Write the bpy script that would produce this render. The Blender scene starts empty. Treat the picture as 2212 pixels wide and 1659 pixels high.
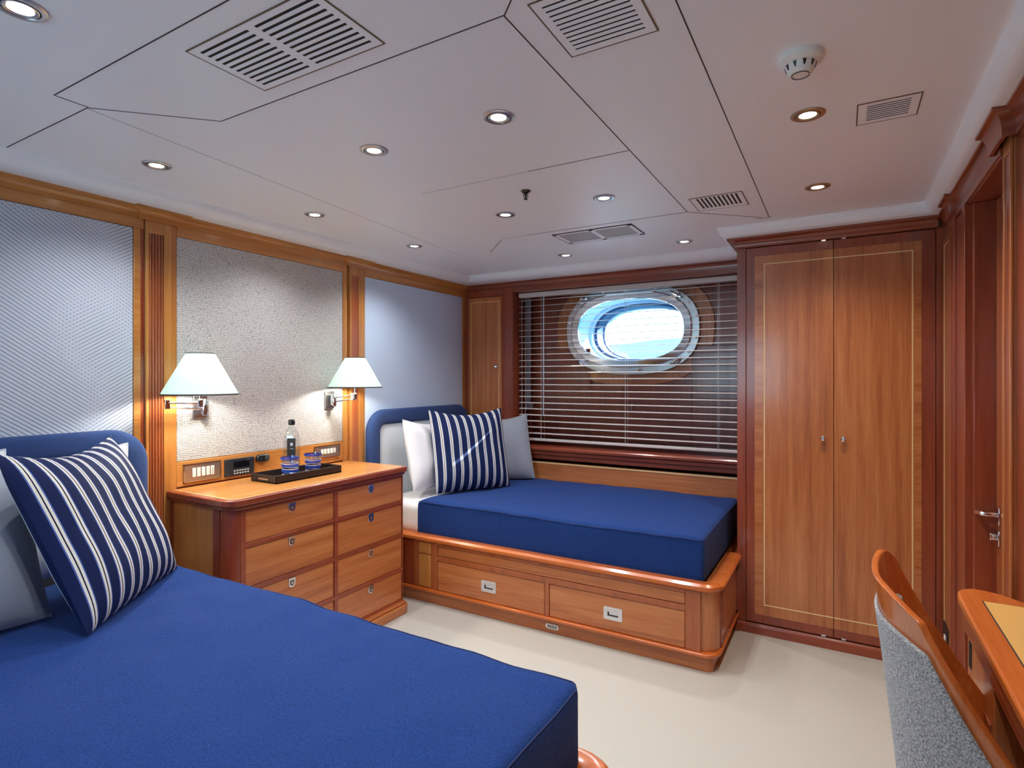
import bpy, bmesh, math, random
from mathutils import Vector, Matrix, noise
random.seed(7)
sc = bpy.context.scene
PI = math.pi

# ------------------------------------------------------------------ camera, world, exposure
cam_d = bpy.data.cameras.new('camera'); cam = bpy.data.objects.new('camera', cam_d)
sc.collection.objects.link(cam); sc.camera = cam
cam_d.sensor_width = 36; cam_d.lens = 1227.3 / 2212 * 36; cam_d.clip_start = 0.02; cam_d.clip_end = 3000
cam_d.shift_y = -12.8 / 2212
cam.location = (0, 0, 1.285); cam.rotation_euler = (PI / 2, 0, math.radians(30.2))
sc.view_settings.view_transform = 'Standard'; sc.view_settings.look = 'None'
sc.view_settings.gamma = 1; sc.view_settings.use_curve_mapping = False
sc.view_settings.exposure = 0.93
LAMP = 11.5          # watts of each ceiling downlight
w = bpy.data.worlds.new('sky'); sc.world = w; w.use_nodes = True
wn = w.node_tree.nodes; wl = w.node_tree.links
bg = wn['Background']
tc = wn.new('ShaderNodeTexCoord'); sx = wn.new('ShaderNodeSeparateXYZ'); cr = wn.new('ShaderNodeValToRGB')
wl.new(tc.outputs['Generated'], sx.inputs[0]); wl.new(sx.outputs['Z'], cr.inputs[0]); wl.new(cr.outputs[0], bg.inputs[0])
cr.color_ramp.elements[0].position = 0.0; cr.color_ramp.elements[0].color = (.60, .83, 1, 1)
cr.color_ramp.elements[1].position = 0.6; cr.color_ramp.elements[1].color = (.36, .60, 1, 1)
sky_ramp = wn.new('ShaderNodeMapRange'); sky_ramp.inputs['From Min'].default_value = .3; sky_ramp.inputs['From Max'].default_value = -.5   # sky lifted to the rear for more fill through the added window
sky_ramp.inputs['To Min'].default_value = 4.2; sky_ramp.inputs['To Max'].default_value = 4.5
wl.new(sx.outputs['Y'], sky_ramp.inputs['Value']); wl.new(sky_ramp.outputs[0], bg.inputs[1])
sun_d = bpy.data.lights.new('sun', 'SUN'); sun = bpy.data.objects.new('sun', sun_d); sc.collection.objects.link(sun)
sun_d.energy = 55; sun_d.angle = .009; sun_d.color = (1, .96, .9)
sun.location = (3, 8, 6)
sun.rotation_euler = Vector((-.66, -1, -.69)).to_track_quat('-Z', 'Y').to_euler()
sc.cycles.max_bounces = 10; sc.cycles.diffuse_bounces = 6; sc.cycles.glossy_bounces = 4
sc.cycles.transmission_bounces = 8; sc.cycles.transparent_max_bounces = 12
sc.cycles.caustics_reflective = False; sc.cycles.caustics_refractive = False
sc.cycles.sample_clamp_indirect = 6; sc.cycles.use_denoising = True

# ------------------------------------------------------------------ colour and materials
def L(h):
    h = h.lstrip('#'); v = [int(h[i:i+2], 16) / 255 for i in (0, 2, 4)]
    return tuple(c / 12.92 if c <= .04045 else ((c + .055) / 1.055) ** 2.4 for c in v) + (1,)
MATS = {}
def mat(name, hexc, rough=.5, metal=0, **k):
    if name in MATS: return MATS[name]
    m = bpy.data.materials.new(name); m.use_nodes = True
    b = m.node_tree.nodes['Principled BSDF']
    b.inputs['Base Color'].default_value = L(hexc); b.inputs['Roughness'].default_value = rough
    b.inputs['Metallic'].default_value = metal
    for a, v in k.items(): b.inputs[a.replace('_', ' ')].default_value = v
    MATS[name] = m; return m
def nodes(m): return m.node_tree.nodes, m.node_tree.links, m.node_tree.nodes['Principled BSDF']
def coord(m, scale, rnd=True):
    n, l, b = nodes(m)
    t = n.new('ShaderNodeTexCoord'); src = t.outputs['Object']
    if rnd:
        oi = n.new('ShaderNodeObjectInfo'); mu = n.new('ShaderNodeMath'); mu.operation = 'MULTIPLY'; mu.inputs[1].default_value = 37
        ad = n.new('ShaderNodeVectorMath'); ad.operation = 'ADD'
        l.new(oi.outputs['Random'], mu.inputs[0]); l.new(src, ad.inputs[0]); l.new(mu.outputs[0], ad.inputs[1]); src = ad.outputs[0]
    mp = n.new('ShaderNodeMapping'); mp.inputs['Scale'].default_value = scale
    l.new(src, mp.inputs[0]); return mp.outputs[0]
WOODS = {'cherry': ('#98542c', '#b46b3b', '#c5834e'), 'mahogany': ('#74301c', '#8b4027', '#9c4d30'),
         'honey': ('#a5672f', '#bb7d40', '#cd9253'), 'teak': ('#8d4827', '#a2562f', '#b1663b'), 'rosewood': ('#6e2f25', '#87402f', '#9a4f38'),
         'orange': ('#ae5622', '#c4662b', '#d37b38')}
def wood(kind, ax='z', rough=.28):
    key = 'wood_%s_%s' % (kind, ax)
    if key in MATS: return MATS[key]
    m = mat(key, '#808080', rough); n, l, b = nodes(m)
    s = [26, 26, 26]; s['xyz'.index(ax)] = 1.1
    c = coord(m, s)
    no = n.new('ShaderNodeTexNoise'); no.inputs['Scale'].default_value = 1; no.inputs['Detail'].default_value = 5
    no.inputs['Roughness'].default_value = .62; no.inputs['Distortion'].default_value = .35
    l.new(c, no.inputs['Vector'])
    s2 = [260, 260, 260]; s2['xyz'.index(ax)] = 9
    n2 = n.new('ShaderNodeTexNoise'); n2.inputs['Scale'].default_value = 1; n2.inputs['Detail'].default_value = 2
    l.new(coord(m, s2), n2.inputs['Vector'])
    mx = n.new('ShaderNodeMix'); mx.data_type = 'FLOAT'; mx.inputs[0].default_value = .3
    l.new(no.outputs['Fac'], mx.inputs[2]); l.new(n2.outputs['Fac'], mx.inputs[3])
    r = n.new('ShaderNodeValToRGB'); e = r.color_ramp.elements
    e[0].position = .34; e[0].color = L(WOODS[kind][0]); e[1].position = .68; e[1].color = L(WOODS[kind][2])
    q = e.new(.5); q.color = L(WOODS[kind][1])
    l.new(mx.outputs[0], r.inputs[0]); l.new(r.outputs[0], b.inputs['Base Color'])
    b.inputs['Coat Weight'].default_value = .35; b.inputs['Coat Roughness'].default_value = .12
    return m
def fabric(name, hexc, hex2, scale=700, bump=.25, rough=.9, sheen=.3, cloud=True):
    if name in MATS: return MATS[name]
    m = mat(name, hexc, rough); n, l, b = nodes(m)
    no = n.new('ShaderNodeTexNoise'); no.inputs['Scale'].default_value = 1; no.inputs['Detail'].default_value = 3
    l.new(coord(m, (scale, scale, scale)), no.inputs['Vector'])
    r = n.new('ShaderNodeValToRGB'); e = r.color_ramp.elements
    e[0].position = .35; e[0].color = L(hexc); e[1].position = .65; e[1].color = L(hex2)
    l.new(no.outputs['Fac'], r.inputs[0]); l.new(r.outputs[0], b.inputs['Base Color'])
    bu = n.new('ShaderNodeBump'); bu.inputs['Strength'].default_value = bump; bu.inputs['Distance'].default_value = .004 if bump > .9 else .002
    l.new(no.outputs['Fac'], bu.inputs['Height']); l.new(bu.outputs[0], b.inputs['Normal'])
    b.inputs['Sheen Weight'].default_value = sheen; b.inputs['Specular IOR Level'].default_value = .2
    return m
def bump_to(m, out, strength, dist):
    n, l, b = nodes(m); bu = n.new('ShaderNodeBump'); bu.inputs['Strength'].default_value = strength
    bu.inputs['Distance'].default_value = dist; l.new(out, bu.inputs['Height']); l.new(bu.outputs[0], b.inputs['Normal'])

white_paint = mat('white_paint', '#f2f5fa', .4)
joint_dark = mat('joint_dark', '#30292a', .7)
chrome = mat('chrome', '#e8e8ec', .09, 1)
steel = mat('brushed_steel', '#c4c2c4', .3, 1)
gold = mat('champagne_metal', '#b8a283', .3, .7)
black = mat('black_plastic', '#15171b', .35)
dark_slot = mat('dark_slot', '#2a211c', .8)
white_plastic = mat('white_plastic', '#e9e8e4', .35)
inlay = mat('maple_inlay', '#e6c98e', .35)
cream = mat('cream_metal', '#d9d3cf', .35)
blue = fabric('blue_coverlet', '#112a5e', '#1b3d7c', 300, .8, .95, .03)
blue_pad = fabric('blue_headboard_cloth', '#1f335f', '#31497c', 900, .4, .9, .1)
white_pad = fabric('pale_headboard_cloth', '#c3c9d0', '#ced4da', 800, .15, .8, .1)
cotton = fabric('white_cotton', '#e2e2e6', '#ededf0', 500, .1, .8, .1)
grey_lin = fabric('grey_linen', '#868c99', '#a3a9b5', 1100, .4, .9, .3)
boucle = fabric('grey_boucle', '#75787d', '#c2c3c4', 260, 1.0, .95, .3)
floor_m = mat('cream_floor', '#b9b7ae', .38)
nn, ll, bb = nodes(floor_m)
fn = nn.new('ShaderNodeTexNoise'); fn.inputs['Scale'].default_value = 300; ll.new(coord(floor_m, (1, 1, 1)), fn.inputs['Vector'])
bump_to(floor_m, fn.outputs['Fac'], .04, .001)

def weave(name, hexc, hex2, diag):
    m = mat(name, hexc, .75); n, l, b = nodes(m)
    c = coord(m, (1, 1, 1), False)
    def band(rot, scale, dist):
        mp = n.new('ShaderNodeMapping'); mp.inputs['Rotation'].default_value = (rot, 0, 0); l.new(c, mp.inputs[0])
        wv = n.new('ShaderNodeTexWave'); wv.bands_direction = 'Z'; wv.inputs['Scale'].default_value = scale
        wv.inputs['Distortion'].default_value = dist; wv.inputs['Detail'].default_value = 2; wv.inputs['Detail Scale'].default_value = 3
        l.new(mp.outputs[0], wv.inputs['Vector']); return wv.outputs['Fac']
    mx = n.new('ShaderNodeMath'); mx.operation = 'MULTIPLY'
    if diag:
        a = band(math.radians(36), 25, .15)
        p = n.new('ShaderNodeMath'); p.operation = 'POWER'; p.inputs[1].default_value = .36; l.new(a, p.inputs[0])
        a2 = band(math.radians(-32), 25, .15)
        p2 = n.new('ShaderNodeMath'); p2.operation = 'POWER'; p2.inputs[1].default_value = .36; l.new(a2, p2.inputs[0])
        no = n.new('ShaderNodeTexNoise'); no.inputs['Scale'].default_value = 2.2; no.inputs['Detail'].default_value = 0; l.new(c, no.inputs['Vector'])
        rr = n.new('ShaderNodeValToRGB'); rr.color_ramp.elements[0].position = .42; rr.color_ramp.elements[1].position = .58; l.new(no.outputs['Fac'], rr.inputs[0])
        mm = n.new('ShaderNodeMix'); mm.data_type = 'FLOAT'; l.new(rr.outputs[0], mm.inputs[0]); l.new(p.outputs[0], mm.inputs[2]); l.new(p2.outputs[0], mm.inputs[3])
        l.new(mm.outputs[0], mx.inputs[0]); mx.inputs[1].default_value = 1
    else:
        a = band(0, 40, 1.6)
        p = n.new('ShaderNodeMath'); p.operation = 'POWER'; p.inputs[1].default_value = .35; l.new(a, p.inputs[0])
        mp = n.new('ShaderNodeMapping'); mp.inputs['Scale'].default_value = (95, 95, 130); l.new(c, mp.inputs[0])
        vo = n.new('ShaderNodeTexVoronoi'); vo.feature = 'DISTANCE_TO_EDGE'; vo.inputs['Scale'].default_value = 1; l.new(mp.outputs[0], vo.inputs['Vector'])
        p2 = n.new('ShaderNodeMath'); p2.operation = 'MULTIPLY'; p2.inputs[1].default_value = 3.2; p2.use_clamp = True; l.new(vo.outputs['Distance'], p2.inputs[0])
        p3 = n.new('ShaderNodeMath'); p3.operation = 'POWER'; p3.inputs[1].default_value = .5; l.new(p2.outputs[0], p3.inputs[0])
        l.new(p.outputs[0], mx.inputs[0]); l.new(p3.outputs[0], mx.inputs[1])
    r = n.new('ShaderNodeValToRGB'); e = r.color_ramp.elements
    e[0].position = .1; e[0].color = L(hex2); e[1].position = .62; e[1].color = L(hexc)
    l.new(mx.outputs[0], r.inputs[0]); l.new(r.outputs[0], b.inputs['Base Color'])
    bump_to(m, mx.outputs[0], .5, .002); return m
weave_a = weave('diagonal_weave', '#c4ccda', '#626d84', True)
weave_b = weave('basket_weave', '#e0deda', '#8f8c90', False)
plain_panel = mat('smooth_pale_panel', '#c6d8f0', .6)

def stripes(name, period, off=0):
    m = mat(name, '#141f45', .8); n, l, b = nodes(m)
    t = n.new('ShaderNodeTexCoord'); s = n.new('ShaderNodeSeparateXYZ'); l.new(t.outputs['UV'], s.inputs[0])
    a = n.new('ShaderNodeMath'); a.operation = 'MULTIPLY_ADD'; a.inputs[1].default_value = 1 / period; a.inputs[2].default_value = 20 + off
    l.new(s.outputs['X'], a.inputs[0]); f = n.new('ShaderNodeMath'); f.operation = 'FRACT'; l.new(a.outputs[0], f.inputs[0])
    r = n.new('ShaderNodeValToRGB'); r.color_ramp.interpolation = 'CONSTANT'; e = r.color_ramp.elements
    seq = [(0, '#101d47'), (.5, '#4a62a0'), (.56, '#ddd8cc'), (.68, '#10162c'), (.745, '#ddd8cc'), (.865, '#4a62a0'), (.92, '#101d47')]
    e[0].position = 0; e[0].color = L(seq[0][1]); e[1].position = seq[1][0]; e[1].color = L(seq[1][1])
    for p, h in seq[2:]: q = e.new(p); q.color = L(h)
    l.new(f.outputs[0], r.inputs[0]); l.new(r.outputs[0], b.inputs['Base Color'])
    no = n.new('ShaderNodeTexNoise'); no.inputs['Scale'].default_value = 600; l.new(t.outputs['Object'], no.inputs['Vector'])
    bump_to(m, no.outputs['Fac'], .25, .002); b.inputs['Specular IOR Level'].default_value = .2
    return m
stripe_m = stripes('striped_navy_cloth', .058, .28); stripe_b = stripes('striped_navy_cloth_small', .056, .5)

def emis(name, col, st):
    m = bpy.data.materials.new(name); m.use_nodes = True; b = m.node_tree.nodes['Principled BSDF']
    b.inputs['Base Color'].default_value = col; b.inputs['Emission Color'].default_value = col; b.inputs['Emission Strength'].default_value = st
    return m
lit = emis('lit_lens', (1, .9, .74, 1), 6)
bulb_m = emis('lit_bulb', (1, .86, .62, 1), 12)
shade_m = bpy.data.materials.new('lit_shade'); shade_m.use_nodes = True
_n = shade_m.node_tree.nodes; _l = shade_m.node_tree.links; _n.remove(_n['Principled BSDF'])
_d = _n.new('ShaderNodeBsdfDiffuse'); _d.inputs[0].default_value = L('#e4f2e8'); _t = _n.new('ShaderNodeBsdfTranslucent'); _t.inputs[0].default_value = L('#daf2ea')
_m = _n.new('ShaderNodeMixShader'); _m.inputs[0].default_value = .24
_l.new(_d.outputs[0], _m.inputs[1]); _l.new(_t.outputs[0], _m.inputs[2]); _l.new(_m.outputs[0], _n['Material Output'].inputs[0])
glass = mat('clear_glass', '#ffffff', .02); glass.node_tree.nodes['Principled BSDF'].inputs['Transmission Weight'].default_value = 1
glass.node_tree.nodes['Principled BSDF'].inputs['IOR'].default_value = 1.3
def thin_glass(name, tint, mixf):
    m = bpy.data.materials.new(name); m.use_nodes = True; n = m.node_tree.nodes; l = m.node_tree.links; n.remove(n['Principled BSDF'])
    t = n.new('ShaderNodeBsdfTransparent'); t.inputs[0].default_value = tint
    g = n.new('ShaderNodeBsdfGlossy'); g.inputs['Roughness'].default_value = .03
    x = n.new('ShaderNodeMixShader'); x.inputs[0].default_value = mixf
    l.new(t.outputs[0], x.inputs[1]); l.new(g.outputs[0], x.inputs[2]); l.new(x.outputs[0], n['Material Output'].inputs[0]); return m
diffuser_m = bpy.data.materials.new('added_diffuser_opal'); diffuser_m.use_nodes = True
_n = diffuser_m.node_tree.nodes; _l = diffuser_m.node_tree.links; _n.remove(_n['Principled BSDF'])
_t = _n.new('ShaderNodeBsdfTranslucent'); _t.inputs[0].default_value = (.9, .9, .88, 1); _l.new(_t.outputs[0], _n['Material Output'].inputs[0])
pane_m = thin_glass('window_glass', (.88, .96, .97, 1), .05)
bottle_m = thin_glass('bottle_glass', (.93, .95, .97, 1), .12)

# ------------------------------------------------------------------ mesh builder
class MB:
    def __init__(s): s.bm = bmesh.new(); s.mi = 0
    def _f(s, vs):
        try: f = s.bm.faces.new(vs); f.material_index = s.mi; return f
        except ValueError: return None
    def box(s, x0, x1, y0, y1, z0, z1):
        v = [s.bm.verts.new((x, y, z)) for x in (x0, x1) for y in (y0, y1) for z in (z0, z1)]
        for q in ((0, 1, 3, 2), (4, 6, 7, 5), (0, 4, 5, 1), (2, 3, 7, 6), (0, 2, 6, 4), (1, 5, 7, 3)): s._f([v[i] for i in q])
        return s
    def rings(s, R, closed=True, cap=True, loop=False):
        V = [[s.bm.verts.new(p) for p in r] for r in R]; n = len(V[0])
        m = len(V)
        for a in range(m if loop else m - 1):
            A, B = V[a], V[(a + 1) % m]
            for i in range(n if closed else n - 1):
                s._f([A[i], A[(i + 1) % n], B[(i + 1) % n], B[i]])
        if cap and not loop and closed: s._f(V[0][::-1]); s._f(V[-1])
        return s
    def prism(s, pts, ax, a, b):   # pts in the two other axes (order xyz), extruded along ax
        def P(p, t):
            return {'x': (t, p[0], p[1]), 'y': (p[0], t, p[1]), 'z': (p[0], p[1], t)}[ax]
        return s.rings([[P(p, a) for p in pts], [P(p, b) for p in pts]])
    def lathe(s, prof, c=(0, 0, 0), ax='z', seg=32, sx=1, sy=1, cap=True):
        R = []
        for r, h in prof:
            ring = []
            for i in range(seg):
                t = 2 * PI * i / seg; u, v = r * math.cos(t) * sx, r * math.sin(t) * sy
                p = {'z': (u, v, h), 'x': (h, u, v), 'y': (u, h, v)}[ax]
                ring.append((c[0] + p[0], c[1] + p[1], c[2] + p[2]))
            R.append(ring)
        return s.rings(R, cap=cap)
    def tube(s, pts, r, seg=10):
        P = [Vector(p) for p in pts]; R = []; up = Vector((0, 0, 1))
        for i, p in enumerate(P):
            t = ((P[min(i + 1, len(P) - 1)] - P[max(i - 1, 0)])).normalized()
            a = t.cross(up if abs(t.z) < .95 else Vector((1, 0, 0))).normalized(); b = t.cross(a)
            rr = r[i] if isinstance(r, (list, tuple)) else r
            R.append([tuple(p + a * rr * math.cos(2 * PI * k / seg) + b * rr * math.sin(2 * PI * k / seg)) for k in range(seg)])
        return s.rings(R)
    def sweep(s, path, prof, closed=False):   # path of (x,y); prof of (offset to the left of travel, z)
        n = len(path); R = []
        for i, p in enumerate(path):
            p = Vector(p)
            d0 = (p - Vector(path[i - 1])).normalized() if (i > 0 or closed) else None
            d1 = (Vector(path[(i + 1) % n]) - p).normalized() if (i < n - 1 or closed) else None
            if d0 is None: d0 = d1
            if d1 is None: d1 = d0
            n0 = Vector((-d0.y, d0.x)); n1 = Vector((-d1.y, d1.x)); m = (n0 + n1).normalized()
            k = 1 / max(.2, m.dot(n0))
            R.append([(p.x + m.x * k * o, p.y + m.y * k * o, z) for o, z in prof])
        return s.rings(R, loop=closed)
    def rbox(s, x0, x1, y0, y1, z0, z1, r, n=(8, 8, 4), fn=None):   # rounded, subdivided box; fn displaces a point
        cx, cy, cz = (x0 + x1) / 2, (y0 + y1) / 2, (z0 + z1) / 2; h = Vector(((x1 - x0) / 2, (y1 - y0) / 2, (z1 - z0) / 2))
        idx = {}
        def ticks(hh, k):
            rr = min(r, hh * .999); e = [-hh, -hh + rr * .3, -hh + rr * .65]
            mid = [-hh + rr + (2 * hh - 2 * rr) * i / k for i in range(k + 1)]
            return e + mid + [-q for q in e[::-1]]
        T = [ticks(h[i], n[i]) for i in range(3)]
        def V(i, j, k):
            key = (i, j, k)
            if key not in idx:
                p = Vector((T[0][i], T[1][j], T[2][k]))
                q = Vector([max(-h[a] + min(r, h[a] * .999), min(h[a] - min(r, h[a] * .999), p[a])) for a in range(3)])
                d = p - q
                if d.length > 1e-9: p = q + d.normalized() * min(r, *h)
                p += Vector((cx, cy, cz))
                if fn: p = Vector(fn(p))
                idx[key] = s.bm.verts.new(p)
            return idx[key]
        N = [len(t) - 1 for t in T]
        for j in range(N[1]):
            for k in range(N[2]):
                for i in (0, N[0]): s._f([V(i, j, k), V(i, j + 1, k), V(i, j + 1, k + 1), V(i, j, k + 1)])
        for i in range(N[0]):
            for k in range(N[2]):
                for j in (0, N[1]): s._f([V(i, j, k), V(i + 1, j, k), V(i + 1, j, k + 1), V(i, j, k + 1)])
            for j in range(N[1]):
                for k in (0, N[2]): s._f([V(i, j, k), V(i + 1, j, k), V(i + 1, j + 1, k), V(i, j + 1, k)])
        return s

def wpos(o):
    v = Vector((0, 0, 0))
    while o: v += o.location; o = o.parent
    return v
def build(name, mb, mats, parent=None, bevel=0, smooth=True, loc=None, local=False):
    bm = mb.bm; bmesh.ops.recalc_face_normals(bm, faces=bm.faces[:])
    if parent is not None: off = wpos(parent)
    elif loc is not None: off = Vector(loc)
    else:
        xs = [v.co for v in bm.verts]
        off = Vector(((min(c.x for c in xs) + max(c.x for c in xs)) / 2, (min(c.y for c in xs) + max(c.y for c in xs)) / 2, min(c.z for c in xs)))
    if not local: bmesh.ops.translate(bm, verts=bm.verts[:], vec=-off)
    me = bpy.data.meshes.new(name)
    if smooth:
        for f in bm.faces: f.smooth = True
        for e in bm.edges:
            if len(e.link_faces) == 2 and e.calc_face_angle(0) > .6: e.smooth = False
    bm.to_mesh(me); bm.free()
    for m in (mats if isinstance(mats, (list, tuple)) else [mats]): me.materials.append(m)
    o = bpy.data.objects.new(name, me); sc.collection.objects.link(o)
    if parent is not None: o.parent = parent
    elif not local: o.location = off
    if bevel:
        b = o.modifiers.new('bevel', 'BEVEL'); b.width = bevel; b.segments = 2; b.limit_method = 'ANGLE'; b.angle_limit = .7
    return o
def tag(o, label, cat, group=None):
    o['label'] = label; o['category'] = cat
    if group: o['group'] = group
    return o
def thing(name, label, cat, loc, group=None):
    o = bpy.data.objects.new(name, None); o.empty_display_size = .05; sc.collection.objects.link(o); o.location = loc
    return tag(o, label, cat, group)
def struct(name, mb, mats, bevel=0, smooth=True):
    o = build(name, mb, mats, bevel=bevel, smooth=smooth); o['kind'] = 'structure'; return o
def copy_tree(o, loc, label):
    c = o.copy(); sc.collection.objects.link(c); c.location = loc; c['label'] = label
    for ch in list(o.children):
        d = ch.copy(); sc.collection.objects.link(d); d.parent = c
        for g in list(ch.children):
            e = g.copy(); sc.collection.objects.link(e); e.parent = d
    return c
def B(*a): return MB().box(*a)
def arc(cx, cy, r, a0, a1, n=8):
    return [(cx + r * math.cos(math.radians(a0 + (a1 - a0) * i / n)), cy + r * math.sin(math.radians(a0 + (a1 - a0) * i / n))) for i in range(n + 1)]
def rrect(x0, x1, y0, y1, r, n=5):
    if not isinstance(r, (list, tuple)): r = [r] * 4
    P = []
    for (cx, cy, a, q) in ((x1 - r[0], y1 - r[0], 0, r[0]), (x0 + r[1], y1 - r[1], 90, r[1]), (x0 + r[2], y0 + r[2], 180, r[2]), (x1 - r[3], y0 + r[3], 270, r[3])):
        P += arc(cx, cy, q, a, a + 90, n) if q > 0 else [(cx, cy)]
    return P

# ------------------------------------------------------------------ room shell
CZ = 2.045
YF, YN = 3.62, -1.3          # back wall face, rear wall
XL, XR = -2.53, .39
struct('floor', B(-2.7, .95, YN - .1, 4.0, -.06, 0), floor_m)
struct('ceiling', B(-2.7, .95, YN - .1, 3.74, CZ, CZ + .06), white_paint)
struct('wall_left', B(-2.63, XL, YN - .1, 3.75, 0, 2.045), wood('honey', 'z'))
mb = MB(); mb.box(-2.53, -2.0, YN - .1, YN, 0, 2.045); mb.box(-.6, .95, YN - .1, YN, 0, 2.045); mb.box(-2.0, -.6, YN - .1, YN, 0, 1.0); mb.box(-2.0, -.6, YN - .1, YN, 1.8, 2.045)
struct('wall_rear', mb, wood('cherry', 'z'))
mb = MB(); mb.box(-2.03, -1.97, YN - .09, YN + .012, .97, 1.83); mb.box(-.63, -.57, YN - .09, YN + .012, .97, 1.83); mb.box(-1.97, -.63, YN - .09, YN + .012, .97, 1.03); mb.box(-1.97, -.63, YN - .09, YN + .012, 1.77, 1.83)
w2 = struct('fill_window', mb, wood('mahogany', 'x'), .003)  # unseen window added behind the camera to let in fill daylight
build('pane', B(-1.98, -.62, YN - .06, YN - .055, 1.02, 1.78), pane_m, w2, smooth=False)
# right wall: strip by the wardrobe, door recess, column, desk alcove
mb = MB()
mb.box(.39, .52, 2.80, 3.75, 0, 2.045)
mb.box(.515, .60, 1.80, 2.85, 0, 2.045)
mb.box(.41, .52, 1.80, 1.99, 0, 2.045)
mb.box(.39, .52, 2.0, 2.80, 1.93, 2.045)
mb.box(.87, .95, YN, 1.93, 0, 2.045)
mb.box(.60, .87, 1.80, 1.93, 0, 2.045)
mb.box(.41, .87, YN, 1.80, 1.93, 2.045)
struct('wall_right', mb, wood('mahogany', 'z'))
# back wall with the niche behind the blind, opening for the porthole in the hull lining
NX0, NX1, NZ0, NZ1 = -2.09, -.48, .80, 1.915
mb = MB()
mb.box(-2.53, NX0, YF, 3.74, 0, 2.045); mb.box(NX0, .39, YF, 3.74, NZ1, 2.045); mb.box(NX0, .39, YF, 3.74, 0, NZ0 - .02)
mb.box(NX1, .39, YF, 3.74, NZ0 - .02, NZ1)
struct('wall_back', mb, wood('mahogany', 'x'))
mb = MB()
mb.box(-2.2, NX0 - .01, 3.74, 3.87, .7, 2.0); mb.box(NX1 + .01, -.35, 3.74, 3.87, .7, 2.0)
mb.box(-2.2, -.35, 3.74, 3.87, .72, NZ0 - .005); mb.box(-2.2, -.35, 3.74, 3.87, NZ1 + .005, 2.0)
struct('trim_1', mb, wood('mahogany', 'z'))
# hull lining with an oval hole
PCX, PCZ, PA, PB = -1.283, 1.621, .40, .234
def stadium(a, b, n=12, cx=PCX, cz=PCZ):     # rounded oval outline
    P = []
    for i in range(4 * n):
        t = 2 * PI * i / (4 * n); c, q = math.cos(t), math.sin(t); e = 2 / 2.45
        P.append((cx + a * math.copysign(abs(c) ** e, c), cz + b * math.copysign(abs(q) ** e, q)))
    return P
def oval_plate(mb, outer, inner, y0, y1):
    n = len(inner)
    R = [[(x, y0, z) for x, z in outer], [(x, y0, z) for x, z in inner], [(x, y1, z) for x, z in inner], [(x, y1, z) for x, z in outer]]
    V = [[mb.bm.verts.new(p) for p in r] for r in R]
    for a in range(4):
        A, Bq = V[a], V[(a + 1) % 4]
        for i in range(n): mb._f([A[i], A[(i + 1) % n], Bq[(i + 1) % n], Bq[i]])
    return mb
def rect_ring(x0, x1, z0, z1, inner):      # outer rectangle points matched by angle
    P = []
    for x, z in inner:
        dx, dz = x - PCX, z - PCZ; t = 1e9
        if dx > 0: t = min(t, (x1 - PCX) / dx)
        if dx < 0: t = min(t, (x0 - PCX) / dx)
        if dz > 0: t = min(t, (z1 - PCZ) / dz)
        if dz < 0: t = min(t, (z0 - PCZ) / dz)
        P.append((PCX + dx * t, PCZ + dz * t))
    return P
inn = stadium(PA + .02, PB + .02)
mb = oval_plate(MB(), rect_ring(-2.2, -.36, .72, 2.0, inn), inn, 3.87, 3.90)
mb.box(-2.25, -2.15, 3.87, 3.90, .7, 2.03); mb.box(-.40, -.30, 3.87, 3.90, .7, 2.03); mb.box(-2.2, -.36, 3.87, 3.90, .66, .74)
mb.box(-2.2, -.36, 3.87, 3.90, 1.98, 2.05); mb.box(NX0, NX1, 3.62, 3.88, NZ0 - .022, NZ0)
struct('wall_hull_lining', mb, wood('rosewood', 'z'))
# shell of the hull outside, keeps stray daylight out of the wall gap
mb = MB(); inn2 = stadium(PA + .03, PB + .03)
oval_plate(mb, rect_ring(-2.9, .6, -.05, 2.3, inn2), inn2, 4.2, 4.22)
struct('wall_hull', mb, white_paint)

# oval collar panels on the lining: wide timber step, pad
mb = MB(); oval_plate(mb, stadium(PA + .165, PB + .155), stadium(PA + .02, PB + .02), 3.853, 3.872)
struct('trim_2', mb, wood('cherry', 'z'), .003)
mb = MB(); mb.box(NX0 + .0, PCX - .30, 3.850, 3.869, .84, 1.50)
mb.box(PCX + .42, NX1, 3.850, 3.869, .84, 1.50); mb.box(PCX - .30, PCX + .42, 3.850, 3.869, .84, 1.235)
struct('trim_3', mb, wood('mahogany', 'z'), .003)

# porthole
win = MB(); oval_plate(win, stadium(PA + .078, PB + .08), stadium(PA - .0, PB - .0), 3.822, 3.853)
window = struct('window_1', win, steel, .004); window['label'] = 'oval chromed porthole behind the slatted blind'
mb = MB(); oval_plate(mb, stadium(PA + .03, PB + .03), stadium(PA - .022, PB - .022), 3.800, 3.830)
build('clamp_ring', mb, chrome, window, .006)
mb = MB()
a0, a1 = stadium(PA, PB), stadium(PA - .015, PB - .015)
for ya, yb, k, mi in ((3.853, 4.08, .0, 0), (4.08, 4.12, .018, 0), (4.12, 4.26, .034, 1), (4.26, 4.31, .042, 0)):
    mb.mi = mi; oval_plate(mb, stadium(PA + .012, PB + .012), stadium(PA - k * 1.3, PB - k), ya, yb)
build('tunnel', mb, [mat('pale_blue_paint', '#9fb9cf', .25), mat('navy_rubber', '#22365f', .4)], window)
mb = MB(); mb.prism(stadium(PA - .045, PB - .045), 'y', 4.275, 4.281); build('pane', mb, pane_m, window, smooth=False)
for i in range(18):     # bolts round the flange
    t = 2 * PI * (i + .5) / 18; P = stadium(PA + .058, PB + .055, 18)[int(round((i + .5) / 18 * 72)) % 72]
    m_ = MB().lathe([(.004, 3.815), (.009, 3.817), (.009, 3.823)], (P[0], 0, P[1]), 'y', 12); build('bolt', m_, chrome, window)
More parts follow.
